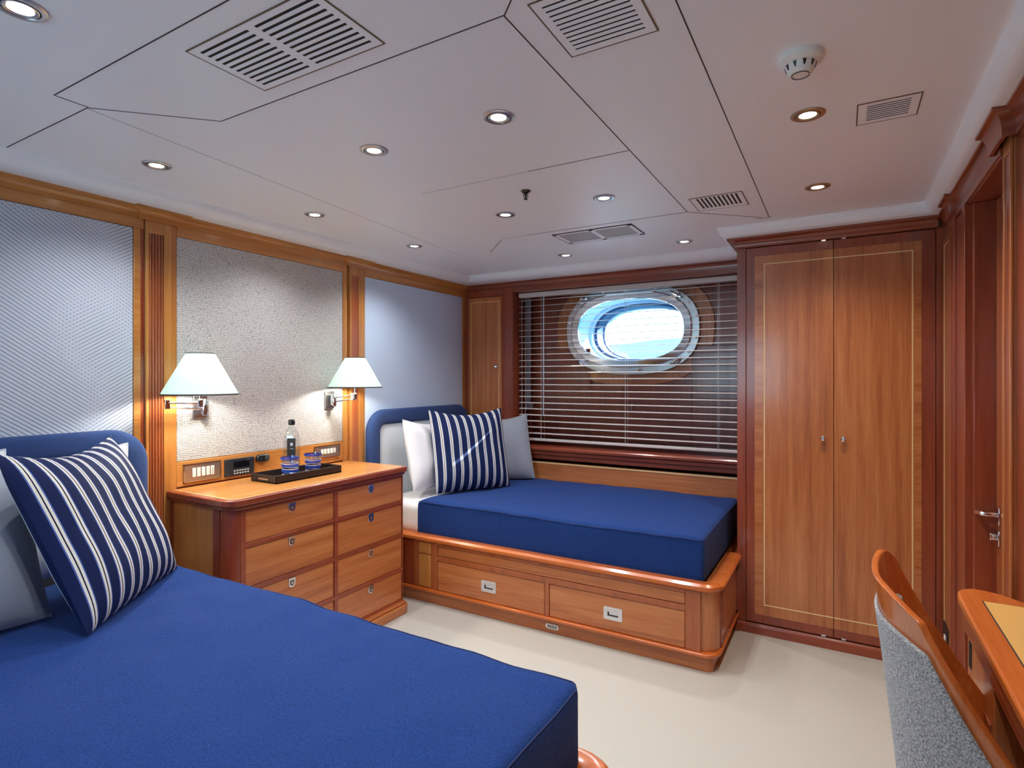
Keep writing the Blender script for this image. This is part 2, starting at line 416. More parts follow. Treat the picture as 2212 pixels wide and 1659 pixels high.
for (dx, dz, rz) in ((-.34, .22, 1), (.33, .22, -1), (-.34, -.22, -1), (.33, -.22, 1), (0.02, .285, 0), (0.02, -.285, 0)):
    m_ = MB(); cx, cz = PCX + dx, PCZ + dz
    if rz == 0:
        m_.box(cx - .07, cx + .07, 3.795, 3.823, cz - .014, cz + .014); m_.lathe([(.012, 3.785), (.012, 3.82)], (cx - .045, 0, cz), 'y', 14); m_.lathe([(.012, 3.785), (.012, 3.82)], (cx + .045, 0, cz), 'y', 14)
        build('hinge', m_, chrome, window, .003)
    else:
        m_.lathe([(.022, 3.79), (.024, 3.80), (.016, 3.823)], (cx, 0, cz), 'y', 18)
        m_.tube([(cx - .035, 3.785, cz - .02 * rz), (cx, 3.775, cz), (cx + .035, 3.785, cz + .02 * rz)], .008)
        build('clamp_dog', m_, chrome, window)

# distant hills seen through the porthole
def hills():
    mb = MB(); R = []
    for j in range(6):
        y = 260 + j * 40; row = []
        for i in range(60):
            x = -420 + i * 12; h = 36 * (j / 5) ** .7 * (.85 + .35 * noise.noise(Vector((x * .012, y * .01, 3)))) + 3
            row.append((x, y, -2 + h if j else -2))
        R.append(row)
    mb.rings(R, closed=False, cap=False)
    return mb
tag(build('hillside', hills(), mat('hazy_hill', '#3f6266', 1, Specular_IOR_Level=0)), 'hazy pale green shoreline hills outside, seen through the oval porthole', 'hills')
tag(build('sea', MB().box(-500, 300, 6, 300, -2.2, -2), mat('sea_water', '#1b3c40', 1, Specular_IOR_Level=0)), 'calm pale turquoise water outside the porthole', 'sea')

# ceiling joints: strips with the gaps' shade put in their colour, laid out from the panel seams
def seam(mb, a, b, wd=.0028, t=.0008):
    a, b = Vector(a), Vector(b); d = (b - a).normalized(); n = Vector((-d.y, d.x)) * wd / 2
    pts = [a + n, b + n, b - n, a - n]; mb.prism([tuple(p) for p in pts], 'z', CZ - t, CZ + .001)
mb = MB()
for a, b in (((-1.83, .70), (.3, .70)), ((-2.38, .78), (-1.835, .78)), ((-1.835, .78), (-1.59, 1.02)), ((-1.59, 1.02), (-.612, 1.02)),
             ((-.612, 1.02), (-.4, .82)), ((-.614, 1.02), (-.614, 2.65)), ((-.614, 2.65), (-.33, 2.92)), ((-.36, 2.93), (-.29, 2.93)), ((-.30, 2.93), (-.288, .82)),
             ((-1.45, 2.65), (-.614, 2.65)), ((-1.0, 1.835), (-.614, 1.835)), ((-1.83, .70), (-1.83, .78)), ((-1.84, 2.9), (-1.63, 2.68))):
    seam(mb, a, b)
struct('trim_4', mb, mat('joint_shade', '#3c3634', .8))
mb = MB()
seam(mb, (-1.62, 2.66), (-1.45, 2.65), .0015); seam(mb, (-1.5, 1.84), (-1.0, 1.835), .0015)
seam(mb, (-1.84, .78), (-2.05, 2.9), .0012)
struct('trim_5', mb, mat('joint_shade_faint', '#a3a3a5', .7))

# white cove and timber cornice; the path runs clockwise seen from above so that the room is on its right
core = [(-2.515, YN), (-2.515, 1.255)]
WY, WX = 3.093, -.467
path = [(-2.53, YN), (-2.53, YF), (WX, YF), (WX, WY), (XR, WY), (XR, YN)]
def neg(prof): return [(-o, z) for o, z in prof]
cove = [(.052, 1.992), (.066, 1.992)] + [(.066 + .075 * math.sin(math.radians(a)), 1.992 + .047 * (1 - math.cos(math.radians(a)))) for a in range(15, 91, 15)] + [(.145, 2.0405), (.145, CZ + .001), (.0, CZ + .001), (.0, 1.992)]
struct('trim_6', MB().sweep(path[:3] + [(WX, YF - .0)], neg(cove)), white_paint)
cove2 = [(.030, 1.992)] + [(.036 + .045 * math.sin(math.radians(a)), 1.992 + .047 * (1 - math.cos(math.radians(a)))) for a in range(0, 91, 15)] + [(.085, 2.0405), (.085, CZ + .001), (.0, CZ + .001), (.0, 1.992)]
struct('trim_7', MB().sweep([(WX, YF), (WX, WY), (XR, WY), (XR, YN)], neg(cove2)), white_paint)
def crown(p, top=1.993, bot=1.945):
    h = top - bot
    return [(0, bot), (p * .25, bot), (p * .3, bot + .006), (p * .3, bot + .010)] + \
           [(p * (.3 + .62 * (1 - math.cos(math.radians(a)))), bot + .010 + (h - .020) * math.sin(math.radians(a))) for a in range(0, 91, 15)] + \
           [(p, top - .008), (p, top), (0, top)]
hc = wood('honey', 'y'); mc = wood('mahogany', 'x')
struct('trim_8', MB().sweep([(-2.53, YN), (-2.53, 1.262)], neg(crown(.045))), hc)
struct('trim_9', MB().sweep([(-2.53, 1.27), (-2.51, 1.27), (-2.51, 1.405), (-2.53, 1.405), (-2.53, 2.40), (-2.51, 2.40), (-2.51, 2.535), (-2.53, 2.535), (-2.53, YF)], neg(crown(.045))), hc)
struct('trim_10', MB().sweep([(-2.53, YF), (WX, YF)], neg(crown(.022))), mc)
rc = wood('mahogany', 'y')
struct('trim_11', MB().sweep([(XR, WY), (XR, 2.86), (XR - .018, 2.86), (XR - .018, 2.76), (XR, 2.76), (XR, 2.10), (XR - .018, 2.10), (XR - .018, 1.95), (XR + .01, 1.95), (XR + .01, YN)], neg(crown(.035, 1.993, 1.922))), rc)

# left wall joinery
hz, hy, mz = wood('honey', 'z'), wood('honey', 'y'), wood('mahogany', 'z')
mb = MB()
mb.box(-2.53, -2.516, YN, 1.275, 1.905, 1.948); mb.box(-2.53, -2.516, 1.235, 1.262, 0, 1.905)
struct('trim_12', mb, [hy], .002)
mb = MB(); mb.box(-2.53, -2.518, 1.262, 1.277, 0, 1.948); struct('trim_13', mb, [mz], .001)
def pilaster(name, y0, y1, iy0, iy1, flutes, zb):
    mb = MB(); mb.box(-2.53, -2.515, y0, y1, 0, 1.948)
    mb.box(-2.515, -2.508, y0, iy0, 0, 1.948); mb.box(-2.515, -2.508, iy1, y1, 0, 1.948); mb.box(-2.515, -2.508, iy0, iy1, 1.893, 1.948)
    mb.mi = 1
    if flutes:
        n = 5; w_ = (iy1 - iy0) / n
        for i in range(n):
            c = iy0 + w_ * (i + .5)
            mb.prism([(-2.516, c - w_ * .42)] + [(-2.5155 + .008 * math.cos(math.radians(a)), c + w_ * .42 * math.sin(math.radians(a))) for a in range(-80, 81, 20)] + [(-2.516, c + w_ * .42)], 'z', 0, 1.893)
    else: mb.box(-2.516, -2.512, iy0, iy1, 0, 1.893)
    struct(name, mb, [hz, wood('teak', 'z')], .0012)
pilaster('trim_14', 1.279, 1.385, 1.291, 1.351, True, .8)
pilaster('trim_15', 2.413, 2.518, 2.429, 2.483, False, .8)
mb = MB()
mb.box(-2.53, -2.517, 1.387, 1.41, 0, 1.948); mb.box(-2.53, -2.517, 2.366, 2.400, 0, 1.948)
mb.box(-2.53, -2.517, 2.521, 2.543, 0, 1.948); mb.box(-2.53, -2.517, 3.572, 3.62, 0, 1.948)
struct('trim_16', mb, hz, .002)
mb = MB(); mb.box(-2.53, -2.517, 1.41, 2.366, 1.905, 1.948); mb.box(-2.53, -2.517, 2.543, 3.572, 1.905, 1.948); mb.box(-2.53, -2.517, 1.41, 2.366, .805, .917)
struct('trim_17', mb, hy, .002)
def wall_panel(y0, y1, z0, z1, m, label):
    mb = MB(); mb.rbox(-2.5295, -2.5185, y0, y1, z0, z1, .004, (1, 2, 2))
    tag(build('fabric_wall_panel', mb, m), label, 'wall panel')
wall_panel(-.15, 1.234, .55, 1.904, weave_a, 'pale blue-grey wall panel with diagonal ribbing above the near bed')
wall_panel(1.411, 2.365, .918, 1.904, weave_b, 'off-white basket-weave wall panel behind the two lamps')
wall_panel(2.544, 3.571, .55, 1.904, plain_panel, 'smooth pale blue wall panel above the far bed headboard')

# back wall joinery: header, cabinet surround, window sill
mb = MB()
mb.box(-2.53, -2.487, YF - .018, YF, .5, 1.948); mb.box(-2.165, NX0, YF - .018, YF, .5, 1.948); mb.box(-2.487, -2.165, YF - .018, YF, 1.900, 1.948)
struct('trim_18', mb, mz, .002)
mb = MB(); mb.box(NX0, WX, YF - .012, YF, NZ1, 1.948)
struct('trim_19', mb, mc, .002)
mb = MB()
prof = [(3.64, .795), (3.595, .795), (3.588, .787), (3.588, .772), (3.60, .765), (3.60, .742), (3.612, .738), (3.612, .712), (3.62, .708), (3.62, .69), (3.64, .69)]
mb.prism(prof, 'x', NX0 - .03, WX); struct('trim_20', mb, mc, .001)
# backboard behind the far bed with maple line
mb = MB(); mb.box(NX0 - .06, WX - .002, 3.606, 3.62, .40, .688)
mb.mi = 1; mb.box(NX0 - .05, WX - .012, 3.604, 3.607, .680, .688); mb.box(WX - .016, WX - .010, 3.604, 3.607, .45, .680)
struct('trim_21', mb, [wood('cherry', 'x'), inlay])

# narrow cabinet in the back corner
def inlay_frame(mb, x0, x1, z0, z1, y, t=.004, d=.0012):
    mb.box(x0, x1, y - d, y, z1 - t, z1); mb.box(x0, x1, y - d, y, z0, z0 + t); mb.box(x0, x0 + t, y - d, y, z0 + t, z1 - t); mb.box(x1 - t, x1, y - d, y, z0 + t, z1 - t)
def knob(parent, x, y, z, r=.011, dy=-1):
    mb = MB().lathe([(r * .9, 0), (r * .55, dy * .004), (r * .5, dy * .012), (r, dy * .018), (r * 1.1, dy * .024), (r * .8, dy * .031), (r * .1, dy * .034)], (x, y, z), 'y', 20)
    return build('knob', mb, chrome, parent)
cab = thing('corner_cabinet', 'narrow wall cabinet with pale inlay line in the corner beside the blind', 'cabinet', (-2.326, 3.60, .6))
build('body', B(-2.486, -2.166, 3.602, 3.619, .55, 1.899), mz, cab)
dr = build('door', B(-2.472, -2.180, 3.588, 3.602, .57, 1.888), wood('cherry', 'z'), cab, .002)
mb = MB(); inlay_frame(mb, -2.448, -2.198, .62, 1.858, 3.588); build('inlay_line', mb, inlay, dr)
knob(dr, -2.219, 3.588, 1.37)

# ------------------------------------------------------------------ venetian blind
bl = thing('venetian_blind', 'wide off-white venetian blind hanging over the porthole', 'window blind', (-1.28, 3.69, .81))
BX0, BX1 = NX0 + .012, NX1 - .006
build('headrail', B(BX0, BX1, 3.665, 3.715, 1.878, 1.912), cream, bl, .003)
mb = MB(); tilt = math.radians(6); zs = [1.858 - .0443 * i for i in range(23)]
for z in zs:
    R = []
    for x in (BX0 + .004, BX1 - .004):
        ring = []
        for k in range(7):
            u = -1 + k / 3; yy = u * .0245; zz = .003 * (1 - u * u) + yy * math.tan(tilt); ring.append((x, 3.69 + yy, z + zz))
        for k in range(6, -1, -1):
            u = -1 + k / 3; yy = u * .0245; zz = .003 * (1 - u * u) + yy * math.tan(tilt) - .0014; ring.append((x, 3.69 + yy, z + zz))
        R.append(ring)
    mb.rings(R)
build('slats', mb, mat('slat_paint', '#ddd5d2', .35), bl)
build('bottom_rail', B(BX0, BX1, 3.666, 3.714, .828, .846), cream, bl, .003)
for x in (-1.889, -1.257, -.664):
    mb = MB()
    for yy in (3.664, 3.716): mb.tube([(x, yy, .84), (x, yy, 1.88)], .0011, 6)
    build('ladder_cord', mb, white_plastic, bl)
mb = MB().tube([(-1.868, 3.660, 1.88), (-1.866, 3.656, 1.02)], .0028, 8); build('tilt_wand', mb, mat('clear_acrylic', '#c9d6ea', .15), bl)
mb = MB()
for dx in (0, .03): mb.tube([(-2.045 + dx, 3.659, 1.88), (-2.045 + dx, 3.658, .9)], .0009, 6)
build('lift_cord', mb, white_plastic, bl)
tag(build('blind_guide_strip', B(-2.086, -2.05, 3.80, 3.812, 1.07, 1.90).box(-2.086, -2.028, 3.792, 3.812, 1.055, 1.10), mat('grey_aluminium', '#a9a4ae', .35, .4), bevel=.002),
    'vertical grey metal strip with a catch behind the blind, left of the porthole', 'guide strip')
for i, (x, lb) in enumerate(((-1.264, 'small chrome peg hook below the porthole, behind the middle of the blind'), (-.572, 'small chrome peg hook at the right edge of the window, behind the blind'))):
    mb = MB().box(x - .012, x + .012, 3.825, 3.85, 1.098, 1.106); mb.tube([(x, 3.83, 1.10), (x, 3.826, 1.045)], .004, 8)
    tag(build('peg_hook', mb, chrome), lb, 'hook', 'chrome pegs behind the blind')

# ------------------------------------------------------------------ wardrobe
cz_, cx_ = wood('cherry', 'z'), wood('cherry', 'x')
wd = thing('wardrobe', 'tall two-door cherrywood wardrobe with pale inlay lines beside the far bed', 'wardrobe', (-.04, 3.35, 0))
mb = MB(); mb.box(WX, XR - .002, WY + .018, 3.615, .0, 1.99); mb.box(WX, -.425, WY, WY + .018, .05, 1.945); mb.box(.355, XR - .002, WY, WY + .018, .05, 1.945)
build('body', mb, mz, wd, .002)
mb = MB().sweep([(WX, 3.60), (WX, WY), (XR - .03, WY)], neg([(0, 1.945), (.006, 1.945), (.008, 1.951), (.010, 1.953)] + [(.012 + .030 * (1 - math.cos(math.radians(a))), 1.955 + .028 * math.sin(math.radians(a))) for a in range(0, 91, 15)] + [(.044, 1.985), (.044, 1.992), (0, 1.992)]))
build('cornice', mb, mc, wd)
mb = MB().sweep([(WX, 3.07), (WX, WY), (XR - .03, WY)], neg([(-.01, 0), (.012, 0), (.012, .036), (.008, .044), (.004, .050), (-.01, .050)]))
build('plinth', mb, mc, wd)
for (x0, x1, side) in ((-.423, -.0385, 0), (-.0355, .353, 1)):
    d = MB().box(x0, x1, WY - .002, WY + .016, .056, 1.940)
    dr = build('door', d, mz, wd, .0015)
    gx0, gx1 = (-.384, x1) if side == 0 else (x0, .303)
    mb = MB().box(gx0, gx1, WY - .0035, WY - .0015, .098, 1.896); build('door_panel', mb, cz_, dr)
    # cross-banded border pieces
    mb = MB()
    bx0, bx1 = (-.384, -.345) if side == 0 else (.276, .303)
    n = 26
    for k in range(n):
        za = .098 + (1.896 - .098) * k / n; zb = .098 + (1.896 - .098) * (k + 1) / n
        mb.box(bx0 + .0015, bx1, WY - .0042, WY - .003, za + .0004, zb - .0004)
    build('crossband', mb, wood('cherry', 'x'), dr)
    mb = MB(); t = .005; ix0, ix1 = (-.341, x1) if side == 0 else (x0, .272); y0, y1 = WY - .0050, WY - .003
    mb.box(ix0, ix1, y0, y1, 1.857 - t, 1.857); mb.box(ix0, ix1, y0, y1, .148, .148 + t)
    q = (ix0, ix0 + t) if side == 0 else (ix1 - t, ix1); mb.box(q[0], q[1], y0, y1, .148 + t, 1.857 - t)
    build('inlay_line', mb, inlay, dr)
    kx = -.079 if side == 0 else .004
    knob(dr, kx, WY - .002, .999, .0125)
    for z in (1.942, .058):
        build('hinge', B(kx - .009, kx + .009, WY - .006, WY, z - .004, z + .004), chrome, dr)

# ------------------------------------------------------------------ right wall joinery and door
mb = MB(); mb.box(.378, .39, 2.845, 3.07, .0, 1.948); struct('trim_22', mb, mz, .002)
mb = MB(); mb.box(.374, .380, 2.870, 3.045, .10, 1.875); mb.mi = 1; mb.box(.3728, .3742, 2.895, 3.02, 1.843, 1.848); mb.box(.3728, .3742, 3.015, 3.02, .15, 1.848)
tag(build('access_panel', mb, [cz_, inlay]), 'narrow upright timber panel with inlay between wardrobe and doorway', 'panel')
mb = MB(); mb.box(.372, .52, 2.765, 2.845, 0, 1.948)
mb.box(.380, .52, 2.60, 2.765, 0, 1.90); mb.box(.372, .40, 2.545, 2.60, 0, 1.90); mb.box(.395, .52, 2.525, 2.60, 0, 1.90)
struct('trim_23', mb, wood('mahogany', 'z'), .003)
mb = MB(); mb.box(.390, .52, 1.972, 2.048, 0, 1.948); mb.mi = 1; mb.box(.387, .391, 1.982, 2.038, 0, 1.89); mb.mi = 0
mb.box(.384, .391, 1.968, 1.982, 0, 1.948); mb.box(.384, .391, 2.038, 2.052, 0, 1.948); mb.box(.384, .391, 1.982, 2.038, 1.89, 1.948)
struct('trim_24', mb, [wood('cherry', 'z'), mz], .002)
mb = MB(); mb.box(.382, .52, 2.065, 2.60, 1.90, 1.948); mb.box(.376, .386, 2.052, 2.765, 1.905, 1.930); struct('trim_25', mb, rc, .003)
mb = MB(); mb.box(.398, .41, 1.90, 1.975, 0, 1.93); struct('trim_26', mb, mz, .002)
mb = MB(); mb.box(.456, .51, 2.02, 2.522, .01, 1.895)
door = struct('door_1', mb, wood('teak', 'z'), .002)
mb = MB(); mb.box(.452, .457, 2.16, 2.43, .12, 1.78); build('door_panel', mb, wood('cherry', 'z'), door, .002)
mb = MB(); mb.box(.449, .456, 2.455, 2.515, .792, .848)
mb.tube([(.452, 2.485, .822), (.425, 2.485, .822), (.412, 2.488, .822), (.406, 2.505, .822), (.404, 2.515, .820)], [.008, .008, .0085, .008, .010], 12)
build('door_handle', mb, chrome, door, .002)
mb = MB(); mb.box(.449, .456, 2.458, 2.512, .722, .772); mb.lathe([(.006, .44), (.012, .437), (.012, .449)], (0, 2.485, .747), 'x', 14); mb.box(.432, .44, 2.481, 2.489, .735, .759)
build('thumb_turn', mb, chrome, door, .002)
so = thing('wall_socket', 'small dark electrical socket plate low on the wall beside the wardrobe', 'socket', (.372, 2.955, .17))
build('plate', B(.368, .374, 2.90, 3.01, .165, .255), black, so, .002)
build('switch_rocker', B(.365, .369, 2.935, 2.965, .178, .215), white_plastic, so, .001)

# ------------------------------------------------------------------ beds
def bed(label, face, s, group):
    """face: y of the long front; s=+1 the bed lies towards +y, -1 towards -y"""
    X0, X1, W = -2.40, -.47, 1.045
    Y = lambda t: face + s * t
    r = thing('bed', label, 'bed', (-1.45, Y(.52), 0), group)
    def bx(mb, x0, x1, t0, t1, z0, z1): a, b = sorted((Y(t0), Y(t1))); return mb.box(x0, x1, a, b, z0, z1)
    def ring2(x0, x1, t0, t1, rad):   # outline whose front right corner is rounded
        P = [(x0, t0), (x1 - rad, t0)] + [(x1 - rad + rad * math.cos(math.radians(a)), t0 + rad + rad * math.sin(math.radians(a))) for a in range(-75, 1, 15)] + [(x1, t1), (x0, t1)]
        return [(x, Y(t)) for x, t in P]
    ch, chz, mx_, mz_ = wood('cherry', 'x'), wood('cherry', 'z'), wood('mahogany', 'x'), wood('mahogany', 'z')
    mb = MB().prism(ring2(X0, X1 - .018, .012, W, .03), 'z', 0, .074); build('plinth', mb, wood('cherry', 'x'), r, .002)
    mb = MB().prism(ring2(X0, X1 + .012, -.020, W, .07), 'z', .072, .088); build('lower_moulding', mb, wood('orange', 'x'), r, .005)
    mb = MB().prism(ring2(X0, X1, .006, W, .07), 'z', .086, .356); build('carcass', mb, chz, r)
    mb = MB(); P = ring2(X0, X1 + .016, -.026, W, .085); Q = ring2(X0, X1 - .05, .055, W - .03, .04)
    # cap rail: a rounded strip along front and foot
    prof = [(.045, .352), (-.004, .352), (-.016, .356), (-.024, .366), (-.024, .378), (-.012, .388), (.030, .388), (.045, .380)]
    pth = [(X0, 0), (X1 - .07, 0)] + [(X1 - .07 + .07 * math.cos(math.radians(a)), .07 + .07 * math.sin(math.radians(a))) for a in range(-75, 1, 15)] + [(X1, .54)]
    mb.sweep([(x, Y(t)) for x, t in pth], [(o * s, z) for o, z in prof]); build('cap_rail', mb, wood('orange', 'x'), r)
    mb = MB()    # frame members on the long front
    for x0, x1 in ((-2.145, -2.115), (-2.02, -1.975), (-.602, -.535)): bx(mb, x0, x1, -.006, .008, .088, .352)
    bx(mb, -1.298, -1.272, -.006, .008, .088, .2535)
    bx(mb, -1.975, -.602, -.006, .008, .254, .282); bx(mb, -1.975, -.602, -.006, .008, .336, .352)
    build('front_frame', mb, wood('teak', 'z'), r, .002)
    mb = MB(); bx(mb, -1.972, -.604, -.002, .008, .284, .334); build('frieze_panel', mb, ch, r, .002)
    mb = MB(); bx(mb, -2.112, -2.022, -.002, .008, .285, .345); bx(mb, -2.112, -2.022, -.002, .008, .092, .272); build('end_panel', mb, wood('honey', 'z'), r, .002)
    for x0, x1, hx in ((-1.973, -1.300, -1.632), (-1.270, -.604, -.937)):
        mb = MB(); bx(mb, x0, x1, -.003, .008, .090, .252); d = build('drawer', mb, ch, r, .002)
        mb = MB(); hw, hh = .046, .030; zc = .172
        out = rrect(hx - hw, hx + hw, zc - hh, zc + hh, .006, 3); inn_ = rrect(hx - .030, hx + .030, zc - .016, zc + .016, .004, 3)
        a, b = Y(-.006), Y(-.002); n = len(out)
        V = [[mb.bm.verts.new((x, y, z)) for x, z in P_] for y, P_ in ((b, out), (a, out), (a, inn_), (b, inn_))]
        for k in range(3):
            for i in range(n): mb._f([V[k][i], V[k][(i + 1) % n], V[k + 1][(i + 1) % n], V[k + 1][i]])
        bx(mb, hx - .030, hx + .030, -.0034, -.002, zc - .016, zc + .016)
        pl = build('drawer_pull', mb, mat('satin_nickel', '#dcdcde', .35, .6), d)
        mb = MB(); bx(mb, hx - .022, hx + .026, -.0046, -.0034, zc - .012, zc - .006); bx(mb, hx - .026, hx - .019, -.0046, -.0034, zc - .012, zc + .006)
        build('finger_slot', mb, black, pl)
    # foot face
    mb = MB(); a, b = sorted((Y(.10), Y(.53)))
    mb.box(X1 - .004, X1 + .006, *sorted((Y(.085), Y(.115))), .088, .352); mb.box(X1 - .004, X1 + .006, a, b, .31, .352); mb.box(X1 - .004, X1 + .006, a, b, .088, .11)
    mb.box(X1 - .004, X1 + .006, *sorted((Y(.49), Y(.53))), .088, .352)
    build('foot_frame', mb, wood('mahogany', 'y'), r, .002)
    mb = MB(); mb.box(X1 - .004, X1 + .002, *sorted((Y(.115), Y(.49))), .11, .31); build('foot_panel', mb, wood('cherry', 'y'), r, .002)
    mb = MB(); bx(mb, -2.32, -2.15, -.002, .008, .092, .345); build('head_panel', mb, wood('mahogany', 'z'), r, .002)
    # little oval vent in the plinth
    mb = MB(); ov = rrect(-1.30, -1.226, .022, .049, .013, 5); aa, bb_ = sorted((Y(.008), Y(.013))); mb.prism(ov, 'y', aa, bb_)
    v = build('plinth_vent', mb, mat('satin_nickel', '#dcdcde', .35, .6), r, .001)
    mb = MB()
    for k in range(5): bx(mb, -1.285 + k * .0105, -1.280 + k * .0105, .0072, .0082, .028, .043)
    build('vent_slots', mb, black, v)
    return r
bed('cherrywood bed base with two drawers under the window', 2.56, 1, 'cherrywood bed bases')
bed('cherrywood bed base of the near bed, mostly hidden under its blue cover', 1.262, -1, 'cherrywood bed bases')

def cover_fn(seed, zt, amp=.0055):
    def f(p):
        n = noise.noise(Vector((p.x * 2.2 + seed, p.y * 3.1, seed))) * amp * 2 + noise.noise(Vector((p.x * 9, p.y * 5 + seed, 2))) * amp
        n += noise.noise(Vector((p.x * 3 + p.y * 14, seed, p.z * 6))) * amp * .5
        k = 1 if p.z > zt - .05 else .5
        return (p.x + n * .4 * k, p.y + n * .7 * (p.z < zt - .02), p.z + n * k * (p.z > zt - .09))
    return f
def soft_bed(y0, y1, seed, front, lbl_cover, lbl_mat, cx0=-2.16):
    zt = .575
    mb = MB().rbox(-2.455, -.545, y0 + .012, y1 - .012, .358, zt - .022, .045, (24, 14, 4), cover_fn(seed + 5, zt - .03, .003))
    t = thing('mattress', lbl_cover, 'mattress', (-1.50, (y0 + y1) / 2, .36))
    build('sheet', mb, cotton, t)
    def f(p, g=cover_fn(seed, zt)):
        q = Vector(g(p)); u = max(0, (-cx0 - .0 + p.x) if False else (cx0 + .10 - p.x) / .10)   # falls away at the head end
        if u > 0 and p.z > zt - .06: q.z -= .014 * u * u
        return q
    mb = MB().rbox(cx0, -.53, y0, y1, .362, zt, .028, (56, 36, 8), f)
    cv = build('bed_cover', mb, blue, t)
    yf = y0 if front < 0 else y1; s = -1 if front < 0 else 1
    g = cover_fn(seed, zt); mb = MB(); pts = []; xe = -.538; rr = .024
    raw = [(cx0 + .02 + (xe - rr - cx0 - .02) * i / 59, yf) for i in range(60)] + [(xe - rr + rr * math.sin(math.radians(a)), yf - s * rr * (1 - math.cos(math.radians(a)))) for a in (20, 45, 70)]
    raw += [(xe + .004, yf - s * rr - s * (abs(y1 - y0) - rr - .03) * i / 29) for i in range(30)]
    for x, y in raw:
        p = g(Vector((x, y, zt - .016))); pts.append((p[0], p[1] - (s * -.001), p[2] + .004))
    mb.tube(pts, .0022, 6)
    build('piping', mb, mat('navy_piping', '#15275a', .8), cv)
    return t
soft_bed(2.590, 3.600, 11, -1, 'mattress in a deep blue fitted cover on the far bed under the window', '')
soft_bed(.235, 1.240, 4, 1, 'mattress in a blue fitted cover filling the foreground, on the near bed', '', -2.40)

def headboard(y0, y1, zt, label, rad=.14, band=.095):
    r = thing('headboard', label, 'headboard', (-2.50, (y0 + y1) / 2, .36), 'blue padded headboards')
    # the border is an arch: a fat rounded strip
    path = [(y0, .40), (y0, zt - rad)] + [(y0 + rad - rad * math.cos(math.radians(a)), zt - rad + rad * math.sin(math.radians(a))) for a in range(10, 91, 10)]
    path += [(y1 - rad + rad * math.sin(math.radians(a)), zt - rad + rad * math.cos(math.radians(a))) for a in range(0, 91, 10)] + [(y1, .40)]
    R = []; n = len(path)
    for i, p in enumerate(path):
        a = Vector(path[max(i - 1, 0)]); b = Vector(path[min(i + 1, n - 1)]); d = (b - a).normalized(); nn_ = Vector((d.y, -d.x))
        ring = []
        for k in range(20):
            t = 2 * PI * k / 20; c, q = math.cos(t), math.sin(t)
            u = band / 2 * (1 - math.copysign(abs(c) ** .6, c)); x = -2.484 + .030 * math.copysign(abs(q) ** .7, q)
            w_ = Vector(p) + nn_ * u; ring.append((x, w_.x, w_.y))
        R.append(ring)
    build('padded_border', MB().rings(R), blue_pad, r)
    mb = MB().rbox(-2.514, -2.470, y0 + band * .9, y1 - band * .9, .40, zt - band * .92, .018, (2, 8, 6)); build('inner_pad', mb, white_pad, r)
    return r
headboard(2.528, 3.585, 1.090, 'blue padded headboard with a pale centre on the far bed')
headboard(.20, 1.268, 1.082, 'blue padded headboard at the left edge behind the near bed')

